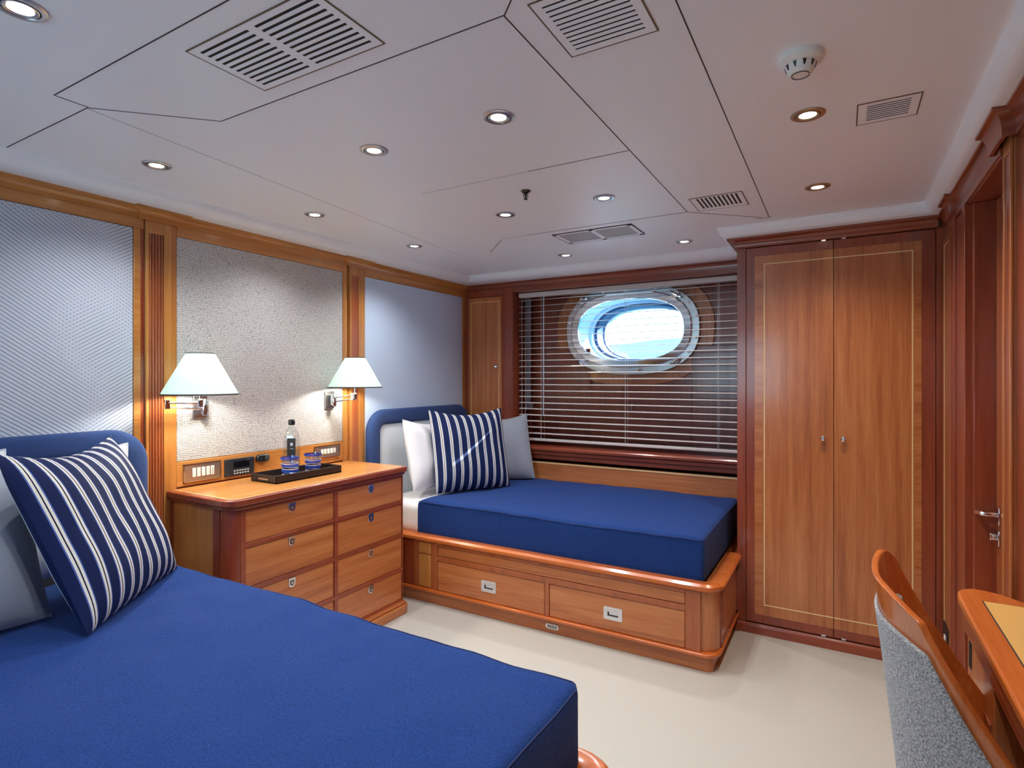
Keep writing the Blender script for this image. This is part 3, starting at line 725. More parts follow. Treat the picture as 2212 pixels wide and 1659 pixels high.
# ------------------------------------------------------------------ cushions and pillows (local x = width, y = thickness, z = up)
def cushion(name, label, cat, ctr, yaw, tilt, roll, W, H, T, m, group=None, seed=1, pinch=(.16, .02, .03), pillow=False, N=26, piping=None, wr=.006):
    mb = MB(); grid = {}; uvl = mb.bm.loops.layers.uv.new('UVMap')
    def P(u, v, side):
        e = (1 - u ** 4) * (1 - v ** 4); e = max(0, e) ** .7
        k = 1 - pinch[2] * (1 - v * v); k2 = 1 - pinch[0 if v > 0 else 1] * (1 - u * u) ** 1.2 * min(1, abs(v) * 1.6)
        x = u * W / 2 * k; z = v * H / 2 * k2
        t = T / 2 * e
        nz = noise.noise(Vector((x * 9 + seed, z * 9, seed * 3.1))) * wr + noise.noise(Vector((x * 22, z * 7 + seed, side))) * wr * .55
        c = abs(u * v) ** 3
        fold = wr * 1.2 * math.sin((u * 9 - v * 9 * math.copysign(1, u * v)) + seed) * c
        return (x, side * (t + (nz + fold) * e), z + H / 2)
    for side in (-1, 1):
        for i in range(N + 1):
            for j in range(N + 1):
                u, v = math.sin((i / N - .5) * PI), math.sin((j / N - .5) * PI)
                u = (u + (2 * i / N - 1)) / 2; v = (v + (2 * j / N - 1)) / 2
                if side == 1 and (i in (0, N) or j in (0, N)): grid[side, i, j] = grid[-1, i, j]
                else: grid[side, i, j] = mb.bm.verts.new(P(u, v, side))
        S = [0]
        for i in range(N):
            a_, b_ = grid[side, i, N // 2].co, grid[side, i + 1, N // 2].co; S.append(S[-1] + (b_ - a_).length)
        mid = S[-1] / 2
        for i in range(N):
            for j in range(N):
                fc = mb._f([grid[side, i, j], grid[side, i + 1, j], grid[side, i + 1, j + 1], grid[side, i, j + 1]])
                if fc:
                    for lp, (a_, b_) in zip(fc.loops, ((i, j), (i + 1, j), (i + 1, j + 1), (i, j + 1))): lp[uvl].uv = (S[a_] - mid, b_ / N)
        continue
        for i in range(N):
            for j in range(N): mb._f([grid[side, i, j], grid[side, i + 1, j], grid[side, i + 1, j + 1], grid[side, i, j + 1]])
    if piping or pillow:
        mb.mi = 1 if piping else 0
        B_ = [(i, 0) for i in range(N)] + [(N, j) for j in range(N)] + [(i, N) for i in range(N, 0, -1)] + [(0, j) for j in range(N, 0, -1)]
        pts = [grid[-1, i, j].co.copy() for i, j in B_]; pts.append(pts[0]); mb.tube([tuple(p) for p in pts], .0028, 6)
    e = Vector((math.cos(yaw), math.sin(yaw), 0)); n = Vector((-e.y, e.x, 0)); up = Vector((0, 0, 1)) * math.cos(tilt) + n * math.sin(tilt)
    e2 = e * math.cos(roll) + up * math.sin(roll); up2 = up * math.cos(roll) - e * math.sin(roll); y2 = up2.cross(e2)
    o = build(name, mb, [m] + ([piping] if piping else []), local=True)
    o.matrix_world = Matrix((( e2.x, y2.x, up2.x, ctr[0]), (e2.y, y2.y, up2.y, ctr[1]), (e2.z, y2.z, up2.z, ctr[2]), (0, 0, 0, 1)))
    return tag(o, label, cat, group)
navy_p = mat('navy_piping', '#15275a', .8)
cushion('striped_cushion', 'large navy cushion with cream stripes leaning on the near bed', 'cushion', (-1.959, .980, .583), 2.268, .434, -.017, .585, .545, .15, stripe_m, 'striped cushions', 3)
cushion('striped_cushion', 'navy cushion with cream stripes standing on the far bed', 'cushion', (-2.009, 2.982, .580), 1.062, .243, 0, .525, .52, .15, stripe_b, 'striped cushions', 8)
cushion('grey_cushion', 'plain grey linen cushion leaning on the window side of the far bed', 'cushion', (-2.025, 3.355, .580), .807, .36, .02, .47, .47, .15, grey_lin, 'grey cushions', 5, piping=None)
cushion('grey_cushion', 'plain grey linen cushion at the left edge, in shadow behind the striped one', 'cushion', (-1.995, .515, .588), 1.60, .38, 0, .49, .47, .13, grey_lin, 'grey cushions', 6)
cushion('pillow', 'white cotton pillow standing against the far bed headboard', 'pillow', (-2.262, 2.945, .585), 1.74, .22, -.06, .62, .44, .15, cotton, 'white pillows', 9, pillow=True, wr=.016)
cushion('pillow', 'white cotton pillow under the blue border of the near headboard', 'pillow', (-2.395, .885, .585), 1.571, .06, .02, .58, .44, .09, cotton, 'white pillows', 12, pillow=True, wr=.012)
cushion('pillow', 'white pillow with a puffy corner behind the large striped cushion, top left', 'pillow', (-2.31, .48, .585), 1.60, .14, 0, .60, .47, .09, cotton, 'white pillows', 14, pillow=True, wr=.012)

# ------------------------------------------------------------------ chest of drawers between the beds
DX, D0, D1 = -2.10, 1.372, 2.405
ds = thing('chest_of_drawers', 'wide low cherrywood chest of eight drawers between the two beds', 'chest of drawers', (-2.3, 1.89, 0))
mb = MB().prism(rrect(-2.528, DX - .004, D0 + .010, D1 - .002, [.01, 0, 0, .05]), 'z', .05, .765)
build('carcass', mb, wood('honey', 'z'), ds, .0)
mb = MB().prism(rrect(-2.51, DX + .040, D0 - .025, D1 + .025, [.045, 0, 0, .06]), 'z', 0, .048)
mb.prism(rrect(-2.51, DX + .028, D0 - .014, D1 + .016, [.04, 0, 0, .05]), 'z', .048, .062); build('plinth', mb, wood('cherry', 'y'), ds, .006)
mb = MB()
for y0, y1 in ((D0 + .055, 1.450), (1.916, 1.938), (2.399, D1 - .001)): mb.box(DX - .01, DX + .006, y0, y1, .062, .765)
for z0, z1 in ((.740, .765), (.592, .612), (.410, .430), (.224, .243), (.062, .072)): mb.box(DX - .01, DX + .005, 1.450, 2.399, z0, z1)
build('face_frame', mb, wood('mahogany', 'y'), ds, .0018)
mb = MB().prism([(DX - .052, D0 + .012)] + [(DX - .048 + .052 * math.cos(math.radians(a)), D0 + .058 + .052 * math.sin(math.radians(a))) for a in range(-88, 1, 11)] + [(DX - .02, D0 + .06)], 'z', .062, .765)
mb.box(-2.527, -2.49, D0 + .004, D0 + .012, .06, .765); mb.box(-2.20, -2.155, D0 + .004, D0 + .012, .06, .765)
build('corner_post', mb, wood('mahogany', 'z'), ds)
mb = MB().prism(rrect(-2.529, DX + .034, D0 - .012, D1 + .012, [.02, 0, 0, .06], 8), 'z', .772, .800)
mb.prism(rrect(-2.529, DX + .022, D0 - .002, D1 + .006, [.018, 0, 0, .055], 8), 'z', .756, .773)
top = build('top', mb, wood('mahogany', 'y'), ds, .005)
mb = MB().prism(rrect(-2.500, DX + .012, D0 + .016, D1 - .012, [.012, 0, 0, .045], 8), 'z', .7995, .8008); build('inlay_line', mb, inlay, top)
mb = MB().prism(rrect(-2.494, DX + .006, D0 + .022, D1 - .018, [.010, 0, 0, .042], 8), 'z', .800, .8014); build('veneer_field', mb, wood('honey', 'y', .22), top)
rows = [(.613, .739), (.431, .591), (.244, .409), (.073, .223)]
for (y0, y1) in ((1.452, 1.914), (1.940, 2.397)):
    for z0, z1 in rows:
        d = build('drawer', B(DX - .02, DX + .0005, y0, y1, z0, z1), wood('cherry', 'y'), ds, .0015)
        cy = (y0 + y1) / 2 - .006; zt = z1 - .004; hw = .018
        out = [(cy - hw, zt), (cy - hw, zt - .024)] + [(cy - hw * math.cos(math.radians(a)), zt - .024 - hw * math.sin(math.radians(a))) for a in range(15, 166, 15)] + [(cy + hw, zt - .024), (cy + hw, zt)]
        mb = MB().prism(out, 'x', DX + .0004, DX + .0035); p = build('drawer_pull', mb, chrome, d, .0012)
        k = .58; inn_ = [(cy + (y - cy) * k, zt - .022 + (z - (zt - .020)) * k) for y, z in out]
        mb = MB().prism(inn_, 'x', DX + .003, DX + .0042); q = build('finger_well', mb, joint_dark, p)
        k = .36; mb = MB().prism([(cy + (y - cy) * k, zt - .022 + (z - (zt - .020)) * k) for y, z in out], 'x', DX + .003, DX + .005)
        build('pull_tongue', mb, steel, p)

# wall plates above the chest
def plate(y0, y1, z0, z1, label):
    r = thing('switch_plate', label, 'switch plate', (-2.515, (y0 + y1) / 2, z0), 'switch plates above the chest of drawers')
    X = -2.517
    mb = MB().box(X, X + .006, y0, y1, z0, z1); build('plate', mb, mat('satin_steel', '#b7aa9f', .3, .85), r, .0015)
    mb = MB()
    for a, b, c, d in ((y0, y1, z1 - .003, z1), (y0, y1, z0, z0 + .003), (y0, y0 + .003, z0, z1), (y1 - .003, y1, z0, z1)): mb.box(X, X + .0085, a, b, c, d)
    build('rim', mb, chrome, r)
    n = 5; w_ = (y1 - y0) * .62 / n; s0 = y0 + (y1 - y0) * .21
    for i in range(n):
        k = build('rocker' if i < 4 else 'socket_insert', B(X + .005, X + .009, s0 + i * w_ + .003, s0 + (i + 1) * w_ - .003, z0 + .020, z1 - .020), white_plastic, r, .001)
        if i == 4:
            for dz in (-.010, 0, .010):
                build('socket_hole', MB().lathe([(.0024, X + .0088), (.0024, X + .0094)], (0, s0 + (i + .5) * w_, (z0 + z1) / 2 + dz), 'x', 10), black, k)
    for y in (y0 + .010, y1 - .008):
        build('screw', MB().lathe([(.003, X + .006), (.003, X + .0085), (.001, X + .009)], (0, y, (z0 + z1) / 2), 'x', 10), chrome, r)
plate(1.436, 1.609, .822, .902, 'steel switch plate with four rockers, under the left lamp')
plate(2.158, 2.338, .839, .906, 'steel switch plate with four rockers, behind the striped tumblers at the right')
rp = thing('radio_panel', 'black wall control panel with a dark display above the chest of drawers', 'control panel', (-2.515, 1.70, .817))
build('fascia', B(-2.517, -2.508, 1.629, 1.782, .817, .900), mat('anthracite_plastic', '#24262c', .4), rp, .002)
build('display', B(-2.509, -2.507, 1.672, 1.756, .854, .890), mat('display_glass', '#0a0c11', .1), rp, .001)
for i in range(6):
    for z in (.842, .830):
        build('button', B(-2.509, -2.506, 1.674 + i * .014, 1.682 + i * .014, z - .003, z + .003), mat('grey_button', '#b9bcc2', .5), rp)
th = thing('remote_socket', 'small black rounded control with a dial on the wall beside the radio panel', 'control', (-2.515, 1.828, .866))
mb = MB().prism(rrect(1.793, 1.864, .867, .903, .014), 'x', -2.517, -2.497); build('case', mb, black, th, .004)
build('dial', MB().lathe([(.013, -2.497), (.013, -2.494), (.010, -2.493)], (0, 1.846, .885), 'x', 22), mat('dial_grey', '#5b6068', .3, .6), th)
build('indicator', MB().lathe([(.0025, -2.498), (.0025, -2.4955)], (0, 1.815, .884), 'x', 10), steel, th)

# tray with bottle and tumblers
tz = .802
tr = thing('tray', 'narrow dark brown leather tray on the chest of drawers', 'tray', (-2.31, 1.89, tz))
ty0, ty1, tx0, tx1 = 1.692, 2.082, -2.405, -2.225
tray_m = fabric('brown_leather', '#2b211f', '#392c29', 500, .15, .45, 0)
mb = MB().box(tx0, tx1, ty0, ty1, tz, tz + .006)
mb.box(tx0, tx0 + .005, ty0, ty1, tz, tz + .036); mb.box(tx1 - .005, tx1, ty0, ty1, tz, tz + .036); mb.box(tx0, tx1, ty0, ty0 + .005, tz, tz + .036); mb.box(tx0, tx1, ty1 - .005, ty1, tz, tz + .036)
build('tray_body', mb, tray_m, tr, .0015)
mb = MB().box(tx0 + .030, tx1 - .052, ty0 - .0008, ty0 + .001, tz + .009, tz + .026); p = build('handle_slot', mb, mat('slot_black', '#101013', .6), tr)
mb = MB()
for i in range(9): mb.lathe([(.0048, ty0 - .0016), (.0048, ty0 - .0006)], (tx0 + .060 + i * .0078, 0, tz + .0165), 'y', 8)
build('metal_rings', mb, steel, p)
def tumbler(cx, cy, label, k):
    r = thing('tumbler', label, 'glass', (cx, cy, tz + .0065), 'blue striped tumblers'); z = tz + .0065
    out = [(.032, z), (.0345, z + .004), (.036, z + .03), (.0385, z + .07), (.0425, z + .102)]
    mb = MB().lathe(out + [(.0405, z + .102), (.0365, z + .07), (.034, z + .03), (.031, z + .010), (.0005, z + .009)], (cx, cy, 0), 'z', 40)
    build('glass', mb, thin_glass('tumbler_glass_%d' % k, (.93, .95, .98, 1), .10), r)
    def rad(h):
        P = [(0, .0345), (.004, .0345), (.03, .036), (.07, .0385), (.102, .0425)]
        for (a, ra), (b, rb) in zip(P, P[1:]):
            if a <= h <= b: return ra + (rb - ra) * (h - a) / (b - a)
        return .0425
    for i, h in enumerate((.008, .034, .060, .094)):
        w_ = .0075
        mb = MB().lathe([(rad(h - w_ / 2) + .0003, z + h - w_ / 2), (rad(h - w_ / 2) + .0010, z + h - w_ / 2), (rad(h + w_ / 2) + .0010, z + h + w_ / 2), (rad(h + w_ / 2) + .0003, z + h + w_ / 2)], (cx, cy, 0), 'z', 40, cap=False)
        build('blue_band', mb, mat('cobalt_enamel', '#2446b4', .3), r)
        mb = MB().lathe([(rad(h + .0085) + .0003, z + h + .0085), (rad(h + .0085) + .0008, z + h + .0085), (rad(h + .011) + .0008, z + h + .011), (rad(h + .011) + .0003, z + h + .011)], (cx, cy, 0), 'z', 40, cap=False)
        if i < 3: build('white_band', mb, mat('white_enamel', '#e9ecf6', .3), r)
tumbler(-2.285, 1.815, 'blue and white striped tumbler in front of the bottle', 1)
tumbler(-2.293, 1.958, 'blue and white striped tumbler at the right end of the tray', 2)
bo = thing('water_bottle', 'clear square water bottle with a black label and black cap on the tray', 'bottle', (-2.355, 1.880, tz + .0065)); z = tz + .0065
def sq(a, zz, rr=.3, n=8):
    P = rrect(-a, a, -a, a, a * rr, n); c, s_ = math.cos(.55), math.sin(.55)
    return [(-2.355 + x * c - y * s_, 1.880 + x * s_ + y * c, zz) for x, y in P]
mb = MB().rings([sq(.030, z), sq(.0335, z + .006), sq(.0335, z + .150), sq(.032, z + .195, .45), sq(.026, z + .218, .8), sq(.014, z + .238, .999), sq(.0125, z + .250, .999)])
build('bottle_body', mb, bottle_m, bo)
mb = MB().rings([sq(.0295, z + .005), sq(.0310, z + .010), sq(.0310, z + .120)]); build('water', mb, thin_glass('water_fill', (.82, .90, .97, 1), .03), bo)
mb = MB().lathe([(.0145, z + .245), (.0155, z + .249), (.0155, z + .268), (.013, z + .272), (.0, z + .2725)], (-2.355, 1.880, 0), 'z', 28); build('cap', mb, black, bo)
c, s_ = math.cos(.55), math.sin(.55)
def bp(x, y, zz): return (-2.355 + x * c - y * s_, 1.880 + x * s_ + y * c, zz)
def bquad(x0, x1, z0, z1, sl, y, t=.0008):
    mb = MB(); mb.rings([[bp(x, yy, zz) for x, zz in ((x0, z0 - sl), (x1, z0), (x1, z1), (x0, z1))] for yy in (y, y - t)]); return mb
lab = build('label', bquad(-.010, .031, z + .078, z + .182, .014, -.0338), mat('label_black', '#0d0e12', .5), bo, smooth=False)
build('label_print', bquad(.006, .018, z + .146, z + .160, 0, -.0346, .0004), mat('label_silver', '#a9b8cc', .4), lab, smooth=False)
build('label_print', bquad(.004, .022, z + .130, z + .132, 0, -.0346, .0004), MATS['label_silver'], lab, smooth=False)

# ------------------------------------------------------------------ swing-arm wall lamps
def sconce(label, py, pz, elbow, ctr, zb, zt):
    r = thing('wall_lamp', label, 'lamp', (-2.515, py, pz - .05), 'swing-arm wall lamps')
    cx, cy = ctr
    build('back_plate', B(-2.519, -2.508, py - .032, py + .032, pz - .05, pz + .05), steel, r, .002)
    mb = MB().box(-2.508, -2.478, py - .013, py + .020, pz - .028, pz + .030); mb.lathe([(.011, pz - .036), (.012, pz - .03), (.012, pz + .034), (.009, pz + .04)], (-2.475, py, 0), 'z', 18)
    build('pivot_block', mb, chrome, r, .002)
    build('screw', MB().lathe([(.0035, -2.508), (.0035, -2.505)], (0, py, pz - .042), 'x', 10), chrome, r)
    ex, ey, ez = elbow
    mb = MB().tube([(-2.475, py, pz + .012), (ex, ey, ez + .010)], .0042, 10); mb.tube([(-2.475, py, pz - .010), (ex, ey, ez - .012)], .0042, 10); build('arm', mb, chrome, r)
    mb = MB().box(ex - .010, ex + .010, ey - .010, ey + .010, ez - .020, ez + .020); build('elbow', mb, chrome, r, .002)
    mb = MB().tube([(ex, ey, ez + .006), (cx, cy, ez + .006)], .0045, 10); mb.lathe([(.010, ez - .012), (.011, ez - .008), (.011, ez + .018), (.007, ez + .022), (.006, zb + .02), (.013, zb + .025), (.013, zb + .06)], (cx, cy, 0), 'z', 18)
    build('lamp_holder', mb, chrome, r)
    bl_ = build('bulb', MB().lathe([(.010, zb + .058), (.018, zb + .075), (.024, zb + .095), (.020, zb + .115), (.006, zb + .124), (.0, zb + .125)], (cx, cy, 0), 'z', 20), bulb_m, r)
    sh = build('lamp_shade', MB().lathe([(.147, zb), (.0545, zt), (.0535, zt), (.146, zb)], (cx, cy, 0), 'z', 56, cap=False), shade_m, r)
    build('added_diffuser', MB().lathe([(.0525, zt - .008), (.0525, zt - .0095), (.0, zt - .0095)], (cx, cy, 0), 'z', 40), diffuser_m, sh)  # unseen disc, added to hold back the lamp's upward light
    mb = MB().lathe([(.1475, zb - .0012), (.1485, zb + .001), (.1465, zb + .0045), (.1455, zb + .001)], (cx, cy, 0), 'z', 56, cap=False)
    mb.lathe([(.0550, zt - .003), (.0560, zt), (.0545, zt + .0015), (.0530, zt)], (cx, cy, 0), 'z', 56, cap=False); build('shade_trim', mb, joint_dark, sh)
    mb = MB()
    for a in (0, 120, 240): mb.tube([(cx, cy, zt - .014), (cx + .053 * math.cos(math.radians(a)), cy + .053 * math.sin(math.radians(a)), zt - .012)], .0012, 6)
    mb.tube([(cx, cy, zb + .05), (cx, cy, zt - .014)], .0015, 6); build('shade_ring', mb, chrome, r)
    ld = bpy.data.lights.new('lamp_bulb_light', 'POINT'); ld.energy = 11; ld.color = (1, .93, .82); ld.shadow_soft_size = .03
    lo = bpy.data.objects.new('lamp_bulb_light', ld); sc.collection.objects.link(lo); lo.parent = r; lo.location = Vector((cx, cy, zb + .060)) - r.location
sconce('left swing-arm wall lamp with a pale cone shade, nearest the striped cushion', 1.510, 1.154, (-2.42, 1.314, 1.176), (-2.33, 1.403), 1.216, 1.389)
sconce('right swing-arm wall lamp with a pale cone shade, beside the far headboard', 2.262, 1.162, (-2.385, 2.318, 1.180), (-2.339, 2.288), 1.233, 1.398)

# ------------------------------------------------------------------ ceiling fittings
DL = [(-1.457, .500, 'large downlight cut off by the top left corner'), (-2.113, 1.113, 'downlight by the left cove, above the near headboard'),
      (-1.350, 1.405, 'downlight nearest the big slotted vent, left of its pair'), (-.865, 1.408, 'pinkish ringed downlight right of its pair, below the two large vents'),
      (-2.118, 1.819, 'small downlight by the left cove above the two wall lamps'), (-1.353, 2.264, 'downlight just behind the sprinkler'),
      (-.869, 2.264, 'bright ringed downlight to the right of the sprinkler'), (-2.127, 2.539, 'small downlight over the far headboard'),
      (-1.479, 3.201, 'small downlight over the blind, left of its pair'), (-.760, 3.207, 'small downlight over the blind beside the wardrobe corner'),
      (-.087, 1.844, 'gold ringed downlight between the smoke detector and the small vent'), (-.086, 2.559, 'gold ringed downlight in front of the wardrobe'),
      (-.865, .45, 'added fill downlight above the foot of the near bed, out of view'), (-.09, .75, 'added fill downlight above the desk chair, out of view')]  # this pair is added out of view as fill light
def downlight(x, y, label, ring):
    r = thing('downlight', label, 'ceiling light', (x, y, CZ - .006), 'recessed ceiling downlights')
    Z = CZ
    build('trim_ring', MB().lathe([(.0455, Z), (.0455, Z - .0025), (.042, Z - .0045), (.034, Z - .0045), (.033, Z - .002)], (x, y, 0), 'z', 40, cap=False), ring, r)
    build('shadow_gap', MB().lathe([(.0345, Z - .0015), (.0345, Z - .0018), (.029, Z - .0018), (.029, Z - .0015)], (x, y, 0), 'z', 40, cap=False), dark_slot, r)
    build('inner_ring', MB().lathe([(.031, Z), (.031, Z - .0045), (.0285, Z - .0055), (.023, Z - .0035), (.0225, Z - .002)], (x, y, 0), 'z', 40, cap=False), ring, r)
    build('lens', MB().lathe([(.0228, Z - .0012), (.0228, Z - .0026), (.0005, Z - .0034)], (x, y, 0), 'z', 32), lit, r)
    ld = bpy.data.lights.new('downlight_beam', 'SPOT'); ld.energy = LAMP * (1.3 if x > -.7 else 1); ld.color = (1, .93, .82) if x > -.7 else (.97, .98, 1); ld.spot_size = math.radians(135); ld.spot_blend = 1; ld.shadow_soft_size = .022
    lo = bpy.data.objects.new('downlight_beam', ld); sc.collection.objects.link(lo); lo.parent = r; lo.location = (0, 0, -.022)
    return r
for x, y, lb in DL: downlight(x, y, lb, gold if x > -.7 else steel)

def vent(x0, x1, y0, y1, label, slots, group='ceiling air vents', frame=.0, along='x', gold_edge=False):
    r = thing('ceiling_vent', label, 'air vent', ((x0 + x1) / 2, (y0 + y1) / 2, CZ - .004), group); Z = CZ
    e = .0035; mb = MB()
    for a in ((x0 - e, x0, y0 - e, y1 + e), (x1, x1 + e, y0 - e, y1 + e), (x0, x1, y0 - e, y0), (x0, x1, y1, y1 + e)): mb.box(*a, Z - .0019, Z)
    build('edge_gap', mb, mat('tan_edge', '#6b5a48', .6), r)
    # plate with real slots: bars left between the slots, over a dark backing
    build('backing', B(x0, x1, y0, y1, Z - .0008, Z), dark_slot, r)
    mb = MB(); zt, zb = Z - .0004, Z - .0017
    xs = sorted(set([x0, x1])); cells = slots
    gx0, gx1, gy0, gy1 = min(c[0] for c in cells), max(c[1] for c in cells), min(c[2] for c in cells), max(c[3] for c in cells)
    mb.box(x0, gx0, y0, y1, zb, zt); mb.box(gx1, x1, y0, y1, zb, zt); mb.box(gx0, gx1, y0, gy0, zb, zt); mb.box(gx0, gx1, gy1, y1, zb, zt)
    if along == 'x':
        cols = sorted(set((c[0], c[1]) for c in cells)); rws = sorted(set((c[2], c[3]) for c in cells))
        for (a, b), (c, d) in zip(cols, cols[1:]): mb.box(b, c, gy0, gy1, zb, zt)
        for a, b in cols:
            for (c, d), (e_, f) in zip(rws, rws[1:]): mb.box(a, b, d, e_, zb, zt)
    else:
        cols = sorted(set((c[0], c[1]) for c in cells))
        for (a, b), (c, d) in zip(cols, cols[1:]): mb.box(b, c, gy0, gy1, zb, zt)
    build('grille', mb, white_paint, r); return r
def slotgrid(cols, y0, y1, n, duty):
    p = (y1 - y0) / n; return [(a, b, y0 + p * i + p * (1 - duty) / 2, y0 + p * (i + 1) - p * (1 - duty) / 2) for a, b in cols for i in range(n)]
vent(-1.316, -.900, .762, .966, 'largest slotted ceiling vent with two columns of slots, upper left', slotgrid([(-1.295, -1.121), (-1.097, -.918)], .773, .954, 10, .46))
vent(-.551, -.350, 1.017, 1.230, 'square slotted ceiling vent cut off by the top edge of the photo', slotgrid([(-.533, -.369)], 1.030, 1.216, 11, .36))
vent(.038, .182, 1.852, 1.995, 'small slotted ceiling vent near the right cove', slotgrid([(.059, .162)], 1.868, 1.978, 8, .5))
vent(-.562, -.357, 2.465, 2.662, 'ceiling vent with slots pointing toward the window, in front of the wardrobe corner', [(-.539 + .0172 * i, -.539 + .0172 * i + .0085, 2.475, 2.630) for i in range(10)], along='y')
fv = thing('ceiling_vent', 'flush pale mesh ceiling vent in two panes in front of the blind', 'air vent', (-1.116, 2.83, CZ - .004), 'ceiling air vents')
mb = MB(); x0, x1, y0, y1 = -1.330, -.902, 2.712, 2.935
mb.box(x0, x0 + .022, y0, y1, CZ - .0035, CZ); mb.box(x1 - .022, x1, y0, y1, CZ - .0035, CZ); mb.box(x0, x1, y0, y0 + .02, CZ - .0035, CZ); mb.box(x0, x1, y1 - .02, y1, CZ - .0035, CZ); mb.box(-1.127, -1.105, y0, y1, CZ - .0035, CZ)
build('frame', mb, white_paint, fv, .001)
mesh_m = mat('vent_mesh', '#b9babc', .6); n, l, b = nodes(mesh_m); ck = n.new('ShaderNodeTexChecker'); ck.inputs['Scale'].default_value = 260; ck.inputs[1].default_value = L('#c6c7c9'); ck.inputs[2].default_value = L('#8d8e91')
l.new(coord(mesh_m, (1, 1, 1), False), ck.inputs[0]); l.new(ck.outputs[0], b.inputs['Base Color'])
for a, c_ in ((x0 + .022, -1.127), (-1.105, x1 - .022)): build('mesh_pane', B(a, c_, y0 + .02, y1 - .02, CZ - .0022, CZ), mesh_m, fv)
mb = MB()
for q in ((x0 - .003, x0, y0, y1), (x1, x1 + .003, y0, y1), (x0, x1, y0 - .003, y0), (x0, x1, y1, y1 + .003)): mb.box(*q, CZ - .0037, CZ)
build('edge_gap', mb, joint_dark, fv)
sd = thing('smoke_detector', 'round white smoke detector on the ceiling at the upper right', 'smoke detector', (-.086, 1.503, CZ - .045))
x, y = -.086, 1.503
build('base', MB().lathe([(.049, CZ), (.050, CZ - .008), (.048, CZ - .014), (.036, CZ - .021), (.032, CZ - .022)], (x, y, 0), 'z', 48), white_plastic, sd)
build('sensor_head', MB().lathe([(.034, CZ - .019), (.0325, CZ - .026), (.028, CZ - .038), (.023, CZ - .044), (.0, CZ - .0455)], (x, y, 0), 'z', 48), white_plastic, sd)
build('cap_ring', MB().lathe([(.0195, CZ - .0445), (.0195, CZ - .0458), (.0185, CZ - .0460), (.0182, CZ - .0446)], (x, y, 0), 'z', 40, cap=False), joint_dark, sd)
for k in range(10):
    a = 2 * PI * k / 10; c, s_ = math.cos(a), math.sin(a)
    mb = MB(); R = []
    for r_, z_, w_ in ((.0337, CZ - .0225, .0042), (.0303, CZ - .034, .0012)):
        R.append([(x + c * (r_ - .003) - s_ * w_, y + s_ * (r_ - .003) + c * w_, z_), (x + c * (r_ + .0005) - s_ * w_, y + s_ * (r_ + .0005) + c * w_, z_), (x + c * (r_ + .0005) + s_ * w_, y + s_ * (r_ + .0005) - c * w_, z_), (x + c * (r_ - .003) + s_ * w_, y + s_ * (r_ - .003) - c * w_, z_)])
    mb.rings(R); build('slot', mb, black, sd)
sp = thing('sprinkler', 'small dark fire sprinkler head hanging from the ceiling', 'sprinkler', (-1.111, 2.02, CZ - .036))
x, y = -1.111, 2.02
build('flange', MB().lathe([(.019, CZ), (.020, CZ - .003), (.015, CZ - .008), (.008, CZ - .010)], (x, y, 0), 'z', 28), mat('dark_bronze', '#4b4440', .25, 1), sp)
build('nozzle', MB().lathe([(.007, CZ - .006), (.0065, CZ - .018), (.003, CZ - .022), (.003, CZ - .034)], (x, y, 0), 'z', 16), MATS['dark_bronze'], sp)
build('frame_arms', MB().tube([(x - .011, y, CZ - .008), (x - .009, y, CZ - .024), (x, y, CZ - .034)], .0018, 8).tube([(x + .011, y, CZ - .008), (x + .009, y, CZ - .024), (x, y, CZ - .034)], .0018, 8), MATS['dark_bronze'], sp)
build('deflector', MB().lathe([(.008, CZ - .034), (.009, CZ - .0355), (.0, CZ - .036)], (x, y, 0), 'z', 20), MATS['dark_bronze'], sp)

# ------------------------------------------------------------------ writing desk
dk = thing('desk', 'cherrywood writing desk with a tan leather inset at the lower right', 'desk', (.55, .9, 0))
F0 = .246
def outline(o):
    return [(F0 + o, .10), (F0 + o, 1.765 - o)] + [(x_, y_ - o) for x_, y_ in ((.250 + o * .7, 1.800), (.262 + o * .5, 1.825), (.285, 1.840), (.312, 1.837), (.342, 1.822), (.373, 1.788))] + [(.860, 1.788 - o), (.860, .10)]
build('top', MB().prism(outline(0), 'z', .728, .750), wood('orange', 'y'), dk, .005)
mb = MB().prism(outline(.008), 'z', .690, .729); mb.prism(outline(.016), 'z', .655, .691); build('apron', mb, mz and wood('mahogany', 'y'), dk, .004)
mb = MB().prism([(.289, .25), (.289, 1.745), (.855, 1.745), (.855, .25)], 'z', .7498, .7508); build('inset_border', mb, joint_dark, dk)
mb = MB().prism([(.2915, .25), (.2915, 1.7425), (.855, 1.7425), (.855, .25)], 'z', .750, .7512); build('leather_inset', mb, mat('tan_leather', '#dcab62', .4), dk)
ped = build('pedestal', B(.268, .850, 1.50, 1.785, .0, .656), wood('cherry', 'z'), dk, .002)
build('pedestal_panel', B(.265, .269, 1.53, 1.76, .08, .56), wood('mahogany', 'z'), ped, .001)
mb = MB().box(.2655, .2685, 1.735, 1.745, .585, .645).box(.2655, .2685, 1.75, 1.758, .585, .645); build('slot', mb, dark_slot, ped)
build('pedestal', B(.268, .850, .12, .45, .0, .656), wood('cherry', 'z'), dk, .002)

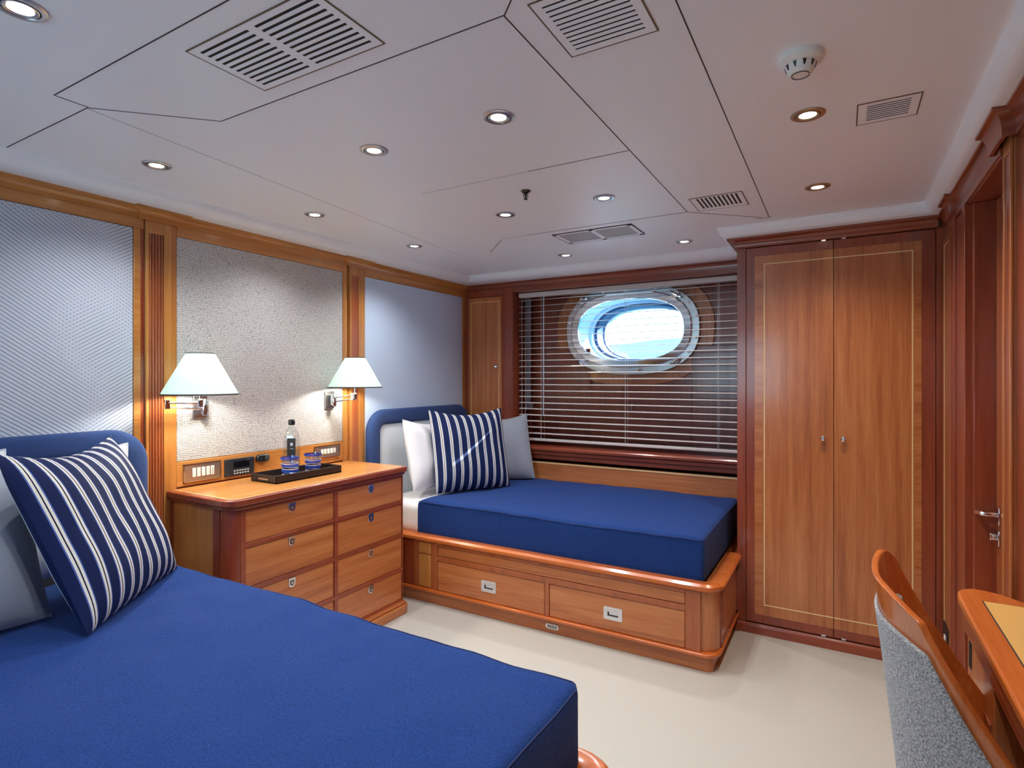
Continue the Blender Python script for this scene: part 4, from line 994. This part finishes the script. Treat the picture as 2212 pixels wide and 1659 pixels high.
# ------------------------------------------------------------------ desk chair: curved veneer shell, woven pads
ch = thing('desk_chair', 'bentwood desk chair with grey woven back pad, pushed up to the desk', 'chair', (.33, 1.41, 0))
def sx_(v, u):         # centre line and curve of the shell; v in metres above floor
    base = .052 + .055 * max(0, (.885 - v) / .44) ** .8
    curve = (.050 if u < 0 else .036) + .105 * max(0, (.885 - v) / .25) ** 1.35
    return base + curve * abs(u) ** 2.2
def yw(v): return .185 + .012 * min(1, max(0, (.885 - v) / .2))
def shell(vs, us, off0, off1, topcurve=True):
    mb = MB(); nv, nu = len(vs), len(us)
    def P(u, v, o):
        top_drop = (-.030 * abs(u) ** 4 if u < 0 else .015 * u - .034 * u ** 8) if topcurve else 0
        vv = v + top_drop * max(0, (v - .6) / .28)
        x = sx_(vv, u); y = 1.412 + u * yw(vv)
        d = (sx_(vv, min(1, u + .01)) - sx_(vv, max(-1, u - .01))) / (.02 * yw(vv)); nrm = Vector((1, -d)).normalized()
        return (x + nrm.x * o, y + nrm.y * o, vv)
    G = [[[mb.bm.verts.new(P(u, v, o)) for u in us] for v in vs] for o in (off0, off1)]
    for s_ in (0, 1):
        for a in range(nv - 1):
            for b_ in range(nu - 1): mb._f([G[s_][a][b_], G[s_][a][b_ + 1], G[s_][a + 1][b_ + 1], G[s_][a + 1][b_]])
    for a in range(nv - 1):
        for b_ in (0, nu - 1): mb._f([G[0][a][b_], G[1][a][b_], G[1][a + 1][b_], G[0][a + 1][b_]])
    for b_ in range(nu - 1):
        for a in (0, nv - 1): mb._f([G[0][a][b_], G[1][a][b_], G[1][a][b_ + 1], G[0][a][b_ + 1]])
    return mb
def lin(a, b, n): return [a + (b - a) * i / n for i in range(n + 1)]
sh = build('back_shell', shell(lin(.43, .885, 22), lin(-1, 1, 24), 0, .013), [wood('orange', 'z', .25)], ch, .003)
build('back_pad', shell(lin(.44, .812, 18), lin(-.92, .90, 22), -.008, .002, True), boucle, ch, .006)
build('inner_pad', shell(lin(.47, .800, 14), lin(-.66, .66, 18), .012, .028), boucle, ch, .008)
mb = MB().rbox(.115, .56, 1.185, 1.640, .405, .465, .028, (10, 10, 2), lambda p: (p.x, p.y, p.z + .006 * math.sin((p.x - .1) * 7))); build('seat', mb, boucle, ch)
mb = MB().prism(rrect(.13, .55, 1.195, 1.630, .05), 'z', .385, .406); build('seat_frame', mb, wood('orange', 'x'), ch, .004)
for (x, y, dx, dy) in ((.165, 1.225, -.05, -.02), (.165, 1.60, -.05, .02), (.52, 1.225, .02, -.02), (.52, 1.60, .02, .02)):
    build('leg', MB().tube([(x + dx, y + dy, 0), (x, y, .20), (x, y, .39)], [.011, .015, .019], 12), wood('orange', 'z'), ch)
